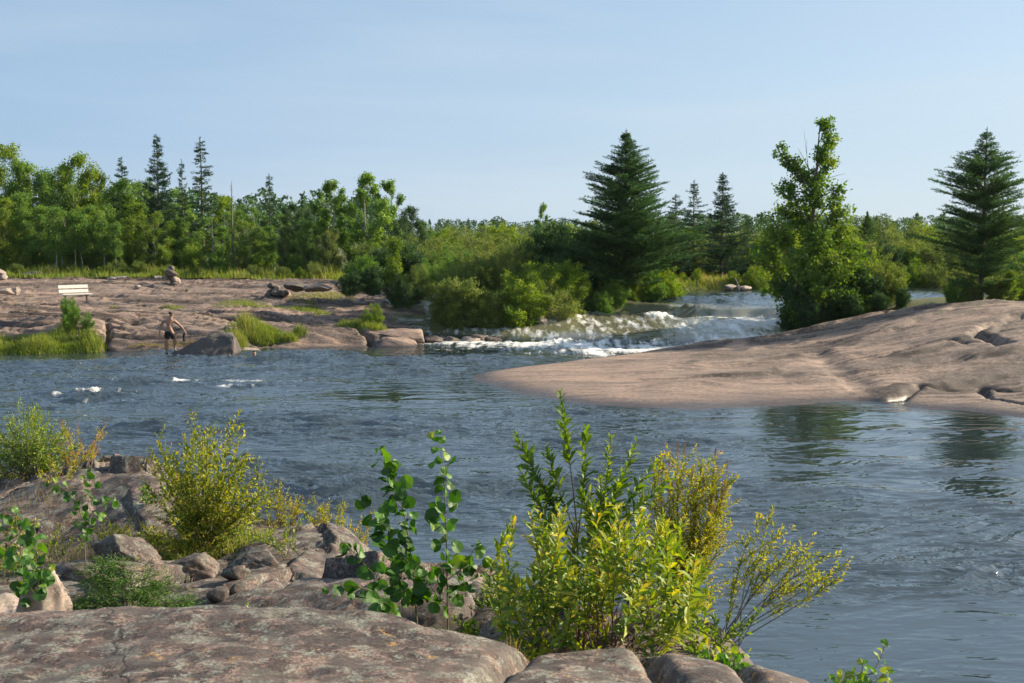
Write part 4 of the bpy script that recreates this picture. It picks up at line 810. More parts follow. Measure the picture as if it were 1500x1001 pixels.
grass([atY(520, 490, 53.5)[:2] + (.9, .5), atY(545, 490, 53)[:2] + (.7, .5)], 1500, (.4, .8), 'grass', 'tuft of bright grass on the shore beside the cracked rock slabs', vsh, .02, .22, 9)
plant('sapling', 500, 458, 54, 'small leafy plant with upright shoots on the shore left of the bright green shrub', 'plant', wf=1.6)
plant('bush3', 545, 442, 53.6, 'bright yellow-green low shrub on the shore by the cracked rock slabs', 'shrub', wf=.9, crown='leaf_yellowgreen')
plant('bush1', 97, 432, 49.9, 'upright green bush rising from the reeds in front of the bench', 'shrub', wf=.8, crown='leaf_broad')
plant('bush3', 124, 455, 50.0, 'lower green bush in the reeds, right of the upright bush by the bench', 'shrub', wf=.8, crown='leaf_broad')
plant('bush1', 273, 428, 60, 'small round green plant on the open rock shelf', 'plant', wf=1.0, crown='leaf_yellowgreen')
# ------------------------------------------------------------------ foreground plants
def W3(p): return np.array(p, float) if isinstance(p, np.ndarray) else np.array(atY(*p))     # tuples are rays of the photo at a distance, arrays are world points
def bez3(P, n):
    P = [np.array(p, float) for p in P]; t = np.linspace(0, 1, len(P)); tt_ = np.linspace(0, 1, n)
    o = np.stack([np.interp(tt_, t, [p[k] for p in P]) for k in range(3)], 1)
    for _ in range(3): o[1:-1] = (o[:-2] + 2 * o[1:-1] + o[2:]) / 4
    return o
def leafy(mb, path, start, spacing, L, W, tmpl, ang=.9, tint=(0, 1), petiole=0.0, taper=.55, stemmb=None, droop=.1, jitter=.25, face=None, tip_tint=0.0):
    seg = np.linalg.norm(np.diff(path, axis=0), axis=1); cum = np.concatenate([[0], np.cumsum(seg)]); tot = cum[-1]
    n = max(2, int(tot * (1 - start) / spacing)); s = np.linspace(start * tot, tot, n)
    P = np.stack([np.interp(s, cum, path[:, k]) for k in range(3)], 1); T = np.gradient(P, axis=0); T /= np.linalg.norm(T, axis=1)[:, None] + 1e-9
    ref = np.array([0.3, .2, 1.0]) if abs(T[:, 2].mean()) < .8 else np.array([1.0, .3, 0])
    A = np.cross(T, ref); A /= np.linalg.norm(A, axis=1)[:, None] + 1e-9; B = np.cross(T, A)
    ph = np.arange(n) * 2.4 + rng.random() * 6.28 + rng.normal(size=n) * jitter
    Rd = A * np.cos(ph)[:, None] + B * np.sin(ph)[:, None]; f = (s / tot)
    an = ang * (1.15 - .55 * f) + rng.normal(size=n) * .15
    D = T * np.cos(an)[:, None] + Rd * np.sin(an)[:, None] + np.array([0, 0, -droop]); D /= np.linalg.norm(D, axis=1)[:, None]
    N = T - D * np.sum(T * D, 1)[:, None] + rng.normal(size=(n, 3)) * .25
    if face is not None: N = N * .35 + np.array(face) + rng.normal(size=(n, 3)) * .45
    sz = (1 - (1 - taper) * np.clip((f - .75) / .25, 0, 1) ** 2) * rng.uniform(.6, 1.15, n)
    Q = P + D * petiole * sz[:, None]
    if petiole > 0 and stemmb is not None:
        for a, b in zip(P, Q): stemmb.tube([a, (a + b) / 2 + [0, 0, .004], b], [.0012, .001, .0009], 3)
        D = D * .5 + np.array([0, 0, -.55]) + rng.normal(size=(n, 3)) * .35
    mb.leaves(Q, D, N, L * sz, W * sz, *tmpl, np.clip(rng.uniform(tint[0], tint[1], n) + tip_tint * f ** 3, 0, 1))
    return P
def fplant(name, label, cat, base, st, lf, smat, lmat, extra=None, group=None, names=('stems', 'leaves')):
    b = np.array(base, float); r = root(name, b); tag(r, label, cat, group)
    for nm, mb, mt in [(names[0], st, smat), (names[1], lf, lmat)] + (extra or []):
        if not mb.V: continue
        for V in mb.V: V -= b
        add_obj(nm, mb.mesh(nm), r, M[mt])
    return r
def gbase(u, v, Y):
    p = atY(u, v, Y); return np.array([p[0], Y, zn(p[0], Y) - .02])
# -- the large willow
base = gbase(868, 945, 5.95); st, lf = MB(), MB()
def wshoot(tip, b=None, r=.0045, start=.45, sp=.011, L=.088, W=.031, bow=.1, tint=(.1, .75), mid=None, tt_=.1):
    tip = W3(tip); b0 = (base + [rng.normal() * .05, rng.normal() * .05, 0]) if b is None else np.array(b)
    m = (b0 * .45 + tip * .55) + np.array([rng.normal() * bow * .3, rng.normal() * bow * .3, -.04 - bow * .2]) if mid is None else W3(mid)
    path = bez3([b0, (b0 + m) / 2 + [0, 0, .02], m, tip], 12); st.tube(path, np.linspace(r, .0016, 12), 5)
    leafy(lf, path, start, sp, L, W, ELL, 1.0, tint, taper=.5, tip_tint=tt_); return path
main = wshoot((821, 577, 5.9), mid=(846, 760, 5.95), r=.008, start=.72, sp=.0085, tint=(.05, .5))
for tp, f in (((756, 636, 5.85), .55), ((762, 690, 5.8), .5), ((858, 628, 6.0), .6), ((790, 700, 5.9), .5), ((800, 655, 5.9), .62)):
    wshoot(tp, b=main[int(f * 11)], r=.004, start=.3, sp=.009, tint=(.05, .55), bow=.05)
for tp in ((895, 640, 6.0), (932, 648, 6.05), (912, 690, 5.95), (962, 676, 6.1), (880, 700, 5.9), (850, 720, 5.8), (985, 700, 6.1)):
    wshoot(tp, mid=(880, 790, 6.0), start=.60, sp=.0095, tint=(.1, .65))
for i in range(92):
    u = rng.uniform(722, 1042); top = np.interp(u, [722, 760, 830, 900, 980, 1042], [815, 765, 745, 735, 740, 850]); v = top + (935 - top) * rng.random() ** 1.7 + rng.normal() * 14
    wshoot((u, v, rng.uniform(5.3, 6.4)), b=base + np.array([(u - 880) / 1667 * 6 * .45 + rng.normal() * .05, rng.normal() * .1, 0]), r=.003, start=.42, sp=.013, L=.092, W=.029, tint=(.1, .95), tt_=.2, bow=.3)
fplant('willow_bush', 'large leafy yellow-green willow bush in the centre right foreground, with tall pale shoots', 'shrub', base, st, lf, 'stem_red', 'leaf_willow')
# flower-topped meadowsweets
def spiraea(base, tips, name, label, spikes=True, side=10, L=.034, W=.013, tint=(.1, .7), group=None, mat='leaf_spiraea', sp=.010, spread=.16, smat='stem_red', start=.25, lm=None):
    st, lf, fl = MB(), MB(), MB()
    for tp in tips:
        tip = W3(tp); b0 = base + np.array([rng.normal() * .05, rng.normal() * .05, 0]); m = b0 * .5 + tip * .5 + rng.normal(size=3) * .03
        P = bez3([b0, m, tip], 12); st.tube(P, np.linspace(.0045, .0012, 12), 4); leafy(lf, P, start + .1, sp, L, W, ELL, .8, tint)
        Lm = np.linalg.norm(tip - b0)
        for j in range(side):
            f = rng.uniform(start, .97); k = f * 11; a = P[int(k)] + (P[min(11, int(k) + 1)] - P[int(k)]) * (k - int(k)); d = (tip - b0) / Lm * .8 + rnd_unit(1)[0] * .75; d[2] = abs(d[2]) * .8 + .2
            e = a + d / np.linalg.norm(d) * Lm * spread * rng.uniform(.5, 1.3) * (1.3 - .6 * f); Q = bez3([a, (a + e) / 2 + [0, 0, -.01], e], 6); st.tube(Q, np.linspace(.002, .0008, 6), 3); leafy(lf, Q, .12, sp, L * .9, W * .9, ELL, .8, tint, tip_tint=.25)
        if spikes and rng.random() < .75:
            h = rng.uniform(.05, .11); n = 110; t = rng.random(n); a = rng.random(n) * 6.28; rr = .016 * (1.05 - t) * rng.uniform(.3, 1.2, n)
            C = tip + np.stack([np.cos(a) * rr, np.sin(a) * rr, t * h - .01], 1); fl.leaves(C, rnd_unit(n), rnd_unit(n), rng.uniform(.004, .009, n), .005, *RH, rng.random(n)); st.tube([tip, tip + [0, 0, h]], [.001, .0005], 3)
    return fplant(name, label, 'plant' if len(tips) < 8 else 'shrub', base, st, lf, smat, mat, [('flower_spikes', fl, 'flower_brown')] if fl.V else None, group)
b = gbase(985, 915, 6.9)
spiraea(b, [(u, v + rng.normal() * 8, 6.9 + rng.normal() * .12) for u, v in ((958, 700), (968, 668), (980, 690), (992, 672), (1003, 660), (1015, 690), (1022, 700), (1030, 680), (1040, 705), (1050, 690), (1062, 720), (1072, 700), (1058, 745), (1045, 760), (1070, 770), (985, 720), (1000, 730), (1020, 740), (965, 740), (1035, 800), (1065, 690), (1048, 668))],
        'meadowsweet_bush', 'tall fine-leaved bush with brown flower spikes behind the right side of the willow bush', side=26, sp=.0085)
b = gbase(1066, 935, 6.5)
spiraea(b, [(1128, 748, 6.5), (1112, 768, 6.55), (1095, 790, 6.5), (1145, 775, 6.6), (1165, 800, 6.4), (1190, 798, 6.5), (1215, 812, 6.45), (1243, 824, 6.5), (1238, 842, 6.4), (1205, 838, 6.6), (1180, 842, 6.5), (1155, 850, 6.5), (1170, 880, 6.45), (1085, 820, 6.5), (1075, 850, 6.4), (1120, 825, 6.4), (1140, 810, 6.5)],
        'leaning_shrub', 'thin open shrub leaning out over the water at right, with bare lower branches', spikes=False, side=9, start=.52, sp=.011, spread=.2, smat='bark_grey', L=.04, W=.015)
b = gbase(300, 800, 9.6)
tips = [(288, 597, 9.6), (292, 625, 9.7)]
for i in range(74):
    u = rng.uniform(208, 398); top = np.interp(u, [208, 225, 250, 290, 345, 370, 398], [700, 632, 640, 632, 612, 640, 730]); tips.append((u, top + rng.random() ** 1.5 * (790 - top), rng.uniform(9.0, 10.2)))
spiraea(b, tips, 'green_bush', 'wide yellow-green bush with reddish leaves, on the rocks at left of the centre', spikes=False, side=13, L=.050, W=.024, sp=.017, tint=(-.2, .75), start=.2, smat='stem_green')
b = gbase(50, 712, 12.8)
tips = []
for i in range(70):
    u = rng.uniform(-60, 120); top = np.interp(u, [-60, 0, 50, 80, 120], [600, 590, 588, 610, 640]); tips.append((u, top + rng.random() ** 1.5 * (700 - top), rng.uniform(12.3, 13.3)))
spiraea(b, tips, 'willow_shrub', 'green willow shrub at the far left edge of the near rocks', spikes=False, side=12, L=.06, W=.02, sp=.02, tint=(.0, .6), mat='leaf_willow', smat='bark_grey')
b = gbase(115, 705, 12.9)
spiraea(b, [(rng.uniform(72, 158), rng.uniform(618, 690), rng.uniform(12.5, 13.4)) for i in range(42)], 'meadowsweet_bush', 'brownish faded bush with seed spikes, right of the willow shrub at the far left', side=11, L=.035, W=.013, sp=.014, tint=(.4, 1.0), smat='bark_grey')
for i, (u, v, Y, n) in enumerate(((402, 745, 10.6, 5), (430, 722, 10.8, 6), (462, 735, 10.7, 6), (490, 732, 10.9, 6), (522, 752, 10.3, 7), (412, 700, 10.9, 4), (470, 765, 10.3, 5), (540, 800, 9.3, 6), (570, 820, 8.9, 5))):
    b = gbase(u, 790, Y); top = atY(u, v, Y)[2]
    spiraea(b, [np.array((b[0] + rng.normal() * .12, b[1] + rng.normal() * .10, top - rng.random() * .15)) for _ in range(n + 4)], 'meadowsweet_plant', 'one of the low yellow-green leafy plants along the rock edge left of the round-leaved saplings', spikes=False, side=7, L=.04, W=.014, sp=.012, tint=(.2, .8), group='low leafy plants on the rock edge')
for i, (u, v, Y, n) in enumerate(((735, 850, 7.6, 7), (720, 880, 6.8, 6), (700, 905, 6.4, 6), (1035, 890, 5.9, 6))):
    b = gbase(u, 920, Y); top = atY(u, v, Y)[2]
    spiraea(b, [np.array((b[0] + rng.normal() * .14, b[1] + rng.normal() * .08, max(b[2] + .08, top - rng.random() * .15))) for _ in range(n + 3)], 'leafy_plant', 'one of the low leafy plants filling the gap beside the willow bush', spikes=False, side=6, L=.055, W=.018, sp=.014, tint=(.0, .5), group='low plants beside the willow bush', mat='leaf_willow')
# -- round-leaved saplings
def aspen(base, paths, name, label, L=.074, sp=.020, start=.18, tint=(.0, .8), group=None, r=.005, ang=1.2):
    st, lf = MB(), MB()
    for k, P in enumerate(paths):
        Q = bez3([base if k == 0 or len(P) == 2 and False else W3(P[0])] + [W3(p) for p in (P if k == 0 else P[1:])], 16); st.tube(Q, np.linspace(r if k == 0 else r * .5, .0014, 16), 5)
        leafy(lf, Q, start, sp, L, L, RND, ang, tint, petiole=.035, stemmb=st, face=(.45, -.45, .35), taper=.55, tip_tint=.15)
    return fplant(name, label, 'sapling', base, st, lf, 'stem_green', 'leaf_aspen', None, group)
b = gbase(612, 912, 6.5)
aspen(b, [[(604, 820, 6.5), (592, 750, 6.5), (580, 702, 6.5), (568, 660, 6.5)], [(606, 840, 6.5), (585, 800, 6.4), (552, 755, 6.4), (530, 725, 6.4)], [(592, 750, 6.5), (575, 725, 6.5), (556, 655, 6.5)], [(608, 880, 6.5), (580, 860, 6.3), (545, 840, 6.2), (505, 795, 6.2)], [(610, 900, 6.5), (585, 840, 6.6), (560, 780, 6.6)]],
      'aspen_sapling', 'round-leaved sapling with drooping dark green leaves, left one of the pair', tint=(-.1, .7))
b = gbase(656, 915, 6.45)
aspen(b, [[(655, 830, 6.45), (651, 720, 6.45), (650, 680, 6.45), (640, 634, 6.45)], [(655, 850, 6.45), (680, 830, 6.4), (700, 795, 6.4)], [(655, 870, 6.45), (690, 850, 6.3), (705, 830, 6.3)], [(656, 890, 6.45), (630, 860, 6.5), (615, 830, 6.6)]],
      'aspen_sapling', 'taller straight round-leaved sapling, right one of the pair', tint=(-.1, .8))
b = gbase(590, 905, 6.2)
aspen(b, [[(570, 880, 6.1), (540, 862, 6.0), (500, 858, 6.0), (484, 862, 6.0)], [(570, 880, 6.1), (560, 880, 5.95), (578, 892, 5.9)]], 'aspen_sprig', 'low trailing sprig of round leaves lying over the crest of the near rock', start=.1, sp=.03)
b = gbase(30, 905, 6.4)
aspen(b, [[(35, 860, 6.4), (30, 800, 6.4), (20, 745, 6.4)], [(35, 870, 6.4), (55, 820, 6.3), (50, 770, 6.3)], [(30, 860, 6.4), (5, 800, 6.5), (-5, 750, 6.5)], [(35, 880, 6.4), (60, 860, 6.3), (70, 830, 6.2)]], 'aspen_sapling', 'round-leaved sapling at the left edge beside the pale upright rock', tint=(0, .9), L=.062, sp=.022)
b = gbase(125, 810, 8.6)
aspen(b, [[(122, 760, 8.6), (105, 720, 8.6), (70, 708, 8.6)], [(122, 760, 8.6), (135, 715, 8.6), (125, 690, 8.6)], [(122, 770, 8.6), (150, 745, 8.6), (165, 730, 8.6)]], 'aspen_sprig', 'slender sprig of round leaves above the rubble, left of the wide bush', tint=(.1, .9), L=.06, start=.35)
def weed(base, n, h, name, label, L=.035, group=None, mat='leaf_aspen', tint=(.3, 1), tm=RND, wr=.9):
    st, lf = MB(), MB()
    for i in range(n):
        t = base + np.array([rng.normal() * h * .55, rng.normal() * h * .45, h * rng.uniform(.4, 1)]); P = bez3([base, base * .5 + t * .5 + [0, 0, .02], t], 7); st.tube(P, np.linspace(.002, .001, 7), 3); leafy(lf, P, .25, L * .45, L, L * wr, tm, 1.1, tint, petiole=.008, stemmb=None)
    return fplant(name, label, 'plant', base, st, lf, 'stem_green', mat, None, group)
weed(gbase(318, 885, 6.6), 9, .20, 'wild_plant', 'small leafy weed between the rocks right of the little spruce', L=.032)
weed(gbase(390, 880, 6.8), 5, .12, 'wild_plant', 'tiny leafy weed on the bare rock left of the trailing sprig', L=.03)
weed(gbase(215, 755, 10.6), 6, .25, 'wild_plant', 'small bright plant at the left foot of the wide yellow-green bush', L=.04)
weed(gbase(1075, 972, 5.05), 12, .13, 'wild_plant', 'low round-leaved plant in the crack beside the small pale stone', L=.045, tm=RND)
weed(gbase(1040, 955, 5.3), 8, .14, 'wild_plant', 'low leafy plant at the right foot of the willow bush', L=.05, tm=ELL, wr=.5, mat='leaf_willow')
b = np.array(atY(1262, 1035, 4.5)); b[2] = zn(b[0], b[1]) - .02
aspen(b, [[(1262, 985, 4.5), (1255, 990, 4.45), (1225, 990, 4.4)], [(1265, 1000, 4.5), (1285, 975, 4.5), (1296, 948, 4.5)], [(1262, 1000, 4.5), (1280, 1000, 4.4), (1300, 985, 4.4)], [(1262, 1000, 4.5), (1240, 1000, 4.5), (1215, 995, 4.5)], [(1262, 1000, 4.5), (1262, 985, 4.6), (1265, 968, 4.6)]], 'wild_plant', 'leafy plant reaching up at the bottom right corner over the water', L=.035, sp=.014, tint=(.5, 1.0), start=.3, r=.0025)
for i, (u, v, Y, n, m_) in enumerate(((18, 735, 10.0, 6, 'leaf_spiraea'), (85, 745, 9.6, 5, 'leaf_willow'), (150, 775, 9.2, 6, 'leaf_spiraea'), (52, 790, 8.6, 6, 'leaf_willow'), (200, 770, 9.6, 7, 'leaf_spiraea'), (240, 790, 9.2, 7, 'leaf_spiraea'), (350, 780, 9.4, 6, 'leaf_willow'), (100, 680, 11.5, 5, 'leaf_spiraea'), (10, 820, 7.6, 6, 'leaf_spiraea'), (430, 800, 8.8, 4, 'leaf_willow'), (285, 795, 9.0, 7, 'leaf_willow'))):
    b = gbase(u, 860, Y); h = rng.uniform(.2, .42)
    spiraea(b, [np.array((b[0] + rng.normal() * .16, b[1] + rng.normal() * .12, b[2] + h * rng.uniform(.6, 1))) for _ in range(n + 3)], 'wild_plant', 'one of the low leafy plants growing between the stones at left', spikes=False, side=7, L=.042, W=.017, sp=.013, tint=(0, .8), group='low plants between the stones', mat=m_, smat='stem_green')
# -- little spruce
def tinyspruce(base, H, Wd, label):
    def env(q): return Wd * (.15 + .85 * q ** .8)
    st, lf = conifer(H, env, 10, 7, -.05, .15, 22, (.024, .036), .0055, .009, .06, .008, .12, tlen=.42)
    r = root('young_spruce', base); tag(r, label, 'sapling')
    for nm, mb, mt in (('trunk', st, 'bark'), ('crown', lf, 'needle_small')): add_obj(nm, mb.mesh(nm), r, M[mt])
M['needle_small'] = leaf_mat('needle_small', [(.0, (.03, .08, .015)), (.5, (.08, .17, .03)), (1, (.18, .28, .05))], .2)
tinyspruce(gbase(182, 890, 6.75), .56, .36, 'little bushy green spruce just behind the crest of the near rock')
tinyspruce(gbase(243, 892, 6.6), .36, .24, 'smaller side spruce touching the right of the little bushy spruce')
# near grasses
nz = lambda x, y: nearrock(x, y)
def gp(u, v, Y, rx, ry): p = atY(u, v, Y); return (p[0], Y, rx, ry)
grass([gp(270, 800, 9.4, .7, .35), gp(215, 790, 9.8, .4, .3), gp(330, 800, 9.3, .4, .25)], 900, (.12, .32), 'grass', 'green grass growing at the foot of the wide yellow-green bush', nz, .006, .3, 11)
grass([gp(120, 800, 9.2, .6, .5), gp(60, 790, 9.6, .5, .4), gp(165, 780, 9.8, .4, .4), gp(30, 760, 10.8, .6, .4)], 520, (.18, .5), 'grass_dry', 'thin dry grass stalks among the rubble at left', nz, .004, .22, 12)
grass([gp(800, 945, 5.3, .12, .06), gp(935, 965, 4.95, .08, .10), gp(960, 985, 4.6, .05, .1), gp(765, 955, 5.0, .10, .05)], 260, (.04, .11), 'grass_dry', 'dry grass tufts in the cracks of the near rock below the willow bush', nz, .003, .3, 13)
grass([gp(40, 712, 12.8, 1.2, .3), gp(110, 706, 13, .8, .3)], 900, (.15, .45), 'grass_dry', 'dry grass under the shrubs at the far left', nz, .007, .25, 14)
grass([(atY(-12, 1001, 3.7)[0], 3.7, .07, .06)], 26, (.22, .34), 'grass', 'broad green grass blades poking in at the bottom left corner', nz, .016, .28, 15)

# ------------------------------------------------------------------ rocks
import bmesh
def rock_mesh(name, seed, npl=17, dim=(1, 1, 1), sub=3, noise=.07, sharp=36):
    r_ = np.random.default_rng(seed); bm = bmesh.new(); bmesh.ops.create_icosphere(bm, subdivisions=sub + 1, radius=1)
    n = r_.normal(size=(npl, 3)); n /= np.linalg.norm(n, axis=1)[:, None]; d = r_.uniform(.55, .9, npl)
    V = np.array([v.co[:] for v in bm.verts]); V /= np.linalg.norm(V, axis=1)[:, None]
    k = np.clip(V @ n.T, 1e-3, None) / d[None]; rad = (np.sum(k ** sharp, 1)) ** (-1 / sharp)
    P = V * np.clip(rad, .3, 1.2)[:, None]; P = P * (1 + noise * fbm(V[:, 0] * 3 + seed, V[:, 1] * 3 + V[:, 2] * 2, 4, seed))[:, None]
    P = P * np.array(dim)
    for v, p in zip(bm.verts, P): v.co = p
    me = bpy.data.meshes.new(name); bm.to_mesh(me); bm.free(); me.polygons.foreach_set('use_smooth', np.ones(len(me.polygons), bool)); return me
def rock(u, v, Y, w_, h_, label, mat='granite_rock', seed=None, rz=None, dp=None, group=None, name='rock', sink=.3, cat='rock', sub=3, base_z=None, tilt=(0, 0)):
    seed = seed if seed is not None else int(rng.integers(1, 9999)); p = atY(u, v, Y); z = zsurf(p[0], Y) if base_z is None else base_z
    me = rock_mesh(name, seed, dim=(w_ / 1.5, (dp or w_ * .8) / 1.5, h_ / 1.5), sub=sub); o = add_obj(name, me, mat=M[mat]); o.location = (p[0], Y, z + h_ * (.5 - sink)); o.rotation_euler = (tilt[0], tilt[1], rng.random() * 6.28 if rz is None else rz); tag(o, label, cat, group); return o
rock(62, 870, 6.5, .34, .95, 'pale upright lichen-spotted rock beside the sapling at the left edge', 'pale_rock', 3, .3, sub=4)
rock(8, 880, 6.6, .5, .5, 'pale broken rock at the left edge, left of the upright one', 'pale_rock', 5, sub=4)
rock(190, 850, 7.9, 0.42, 0.22, 'pinkish pointed rock behind the little spruce', 'granite_rock', 8, .5, sub=4, tilt=(.2, .3))
rock(130, 860, 7.7, 0.38, 0.17, 'dark rounded rock left of the little spruce', 'granite_rock', 12, sub=4, sink=.62)
rock(275, 850, 8.0, 0.42, 0.20, 'blocky pink rock at the foot of the wide bush', 'granite_rock', 21, .2, sub=4, sink=.62)
rock(330, 835, 8.3, 0.36, 0.22, 'taller of the two rocks below the wide bush', 'granite_rock', 34, .9, sub=4, sink=.62)
rock(378, 830, 8.3, 0.36, 0.22, 'rock with a split top at the right foot of the wide bush', 'granite_rock', 37, sub=4, sink=.62)
rock(100, 840, 8.3, .3, .18, 'small grey rock in the rubble right of the pale upright rock', 'granite_rock', 41, sub=4)
rock(168, 690, 14.0, .42, .30, 'square dark block of rock standing at the water edge at left', 'granite_rock', 52, .2, sub=4, tilt=(0, .25), sink=.2)
rock(1077, 968, 5.3, .075, .10, 'small pale pink stone at the foot of the leaning shrub', 'pale_rock', 61, .3, sub=3, sink=.15)
gsm = 'small loose stones in the near rubble'
for i in range(9):
    u = rng.uniform(70, 420); Y = rng.uniform(6.9, 9.2); w0 = rng.uniform(.06, .16)
    rock(u, 850, Y, w0, w0 * .7, 'one of the small loose stones scattered in the rubble at left', 'granite_rock', group=gsm, name='stone', cat='stone', sub=2)
# hull based shapes
def hull(name, pts, label, mat, loc, cuts=3, noise=.03, cat='rock', group=None, bev=.03, seed=1):
    bm = bmesh.new(); [bm.verts.new(p) for p in pts]; r_ = bmesh.ops.convex_hull(bm, input=bm.verts)
    for v in [v for v in bm.verts if not v.link_faces]: bm.verts.remove(v)
    bmesh.ops.bevel(bm, geom=bm.edges[:], offset=bev, segments=2, affect='EDGES', profile=.6)
    bmesh.ops.triangulate(bm, faces=bm.faces[:]); bmesh.ops.subdivide_edges(bm, edges=bm.edges[:], cuts=cuts, use_grid_fill=True)
    V = np.array([v.co[:] for v in bm.verts]); d = noise * fbm(V[:, 0] * 1.7 + seed, V[:, 1] * 1.7 + V[:, 2] * 1.3, 4, seed); bm.normal_update()
    for v, q in zip(bm.verts, d): v.co += v.normal * q
    me = bpy.data.meshes.new(name); bm.to_mesh(me); bm.free(); me.polygons.foreach_set('use_smooth', np.ones(len(me.polygons), bool)); o = add_obj(name, me, mat=M[mat]); o.location = loc; tag(o, label, cat, group); return o
bp = atY(293, 528, 47.0)
B_ = lambda u, v, dy: ((u - 293) / F * 47.0, dy, (528 - v) / F * 47.0)
hull('boulder', [B_(240, 527, .0), B_(262, 517, .3), B_(240, 534, 1.2), B_(300, 536, -.8), B_(345, 536, -.4), B_(346, 512, -.25), B_(343, 498, .1), B_(318, 492, .5), B_(300, 498, .2), B_(335, 494, .9), B_(345, 530, 1.6), B_(300, 500, 1.5), B_(262, 534, -.5), B_(300, 536, 2.0), B_(270, 512, .9)],
     'big dark wedge-shaped boulder standing in the water at the left shore', 'grey_boulder', (bp[0], 47.0, -.05), 5, .06, 'boulder', bev=.10, seed=4)
rock(360, 513, 48.6, 1.2, .30, 'low pale flat rock in the shallows just right of the dark boulder', 'pale_rock', 71, 0, .8, base_z=-.02, sub=4)
sp_ = atY(582, 508, 50.6)
S_ = lambda u, v, dy: ((u - 582) / F * 50.6, dy, (508 - v) / F * 50.6)
hull('rock_slab', [S_(552, 508, 0), S_(554, 512, 0), S_(600, 512, -.1), S_(612, 508, .3), S_(556, 493, .8), S_(590, 494, 1.3), S_(606, 500, 1.0), S_(560, 512, 1.5), S_(612, 512, 1.5), S_(570, 495, .5)], 'lower of the two tilted rock slabs at the shore, with a dark undercut', 'granite_far', (sp_[0], 50.6, -.03), 4, .03, 'rock', bev=.05, seed=9)
hull('rock_slab', [S_(556, 492, 1.2), S_(560, 484, 1.7), S_(600, 485, 1.9), S_(614, 490, 1.6), S_(617, 499, 1.3), S_(612, 503, 1.3), S_(575, 496, 1.1), S_(560, 512, 2.6), S_(617, 512, 2.6), S_(612, 488, 2.6)], 'upper of the two tilted rock slabs at the shore, dark along its broken front', 'granite_far', (sp_[0], 50.6, .0), 4, .03, 'rock', bev=.05, seed=12)
# shore rocks left of the rapids
for i, (u, v, Y, w_, h_, m_) in enumerate(((688, 500, 53.6, 1.0, .35, 'pale_rock'), (705, 497, 54.2, 1.3, .35, 'granite_rock'), (735, 496, 54.6, 1.5, .35, 'granite_rock'), (660, 502, 53.6, .9, .3, 'granite_rock'), (640, 500, 53.8, 1.1, .35, 'granite_rock'), (795, 474, 56.2, .6, .4, 'pale_rock'), (812, 468, 57, .5, .35, 'pale_rock'), (720, 501, 53.8, .8, .3, 'granite_rock'))):
    rock(u, v, Y, w_, h_, 'one of the shore rocks below the shrubs just left of the rapids', m_, 80 + i, group='shore rocks left of the rapids', base_z=float(max(0, (5 - (v - 345) * Y / F))) - .02)
rock(1075, 473, 55.7, .45, .2, 'small dark rock breaking the white water in the rapids', 'grey_boulder', 95, base_z=.83)
rock(992, 420, 71.5, 2.4, .8, 'grey rock outcrop at the upstream bank right of the large tamarack', 'granite_rock', 96, 0)
for i, (u, w_) in enumerate(((1068, .9), (1090, .7), (1080, .4))):
    rock(u, 432, 70.8, w_, .3, 'one of the grey stones lying at the edge of the grassy upstream bank', 'pale_rock', 97 + i, group='stones at the upstream bank', base_z=1.68)
st = MB(); p = atY(1083, 434, 70.5); st.tube([(p[0], 70.5, 1.6), (p[0] - .1, 70.5, 2.0), (p[0] - .25, 70.6, 2.35)], [.05, .04, .02], 5); o = add_obj('driftwood', st.mesh('driftwood'), mat=M['bark_pale']); tag(o, 'pale stick of driftwood leaning up at the grassy upstream bank', 'driftwood')
# rubble piles on the shelf
def pile(rocks, label, group, Y0, mats=('pale_rock', 'granite_rock')):
    for i, (u, v, s) in enumerate(rocks):
        p = atY(u, v, Y0); w_ = s * (.8 + .4 * rng.random()); rock(u, v, Y0 + rng.normal() * .15, w_, s * .85, label, mats[i % len(mats)], group=group, base_z=p[2] - s * .45, sink=0, sub=2, tilt=(rng.normal() * .4, rng.normal() * .4))
pile([(246, 404, .42), (250, 400, .5), (248, 397, .45), (251, 394, .4), (243, 407, .3), (253, 409, .5), (259, 411, .45), (256, 415, .45), (262, 418, .4), (254, 419, .4), (259, 422, .35), (252, 416, .3)], 'one of the broken rocks stacked in the tall heap right of the bench', 'rocks of the tall heap', 69)
pile([(400, 421, .4), (398, 418, .35), (404, 424, .45), (396, 428, .4), (402, 430, .4), (408, 430, .4), (413, 431, .35), (417, 430, .4), (421, 431, .3), (393, 431, .45), (407, 426, .3), (411, 427, .3)], 'one of the broken rocks in the low heap on the right part of the shelf', 'rocks of the low heap', 62)
pile([(2, 400, .45), (6, 405, .4), (-4, 403, .5), (1, 408, .4), (7, 409, .3)], 'one of the sunlit rocks heaped at the left edge below the forest', 'rocks at the left edge', 70, ('pale_rock',))
rock(433, 432, 61.5, 1.1, .42, 'smooth dark boulder lying right of the low heap', 'grey_boulder', 120, 0, 1.0)
rock(460, 434, 60.5, 1.2, .4, 'smooth pinkish boulder near the dark shrubs at the right end of the shelf', 'granite_far', 121, 0, 1.2)
rock(48, 403, 72.5, 1.3, .35, 'flat greenish grey rock below the left forest', 'grey_boulder', 122, 0, .8)
rock(24, 431, 59.5, .42, .4, 'upright orange-lit stone on the shelf left of the bench', 'pale_rock', 123, .1)
rock(9, 432, 59.3, .8, .3, 'low pale stone beside the upright stone left of the bench', 'pale_rock', 124, .1)
rock(201, 423, 62, .3, .15, 'small white stone alone in the middle of the shelf', 'pale_rock', 125, .1)
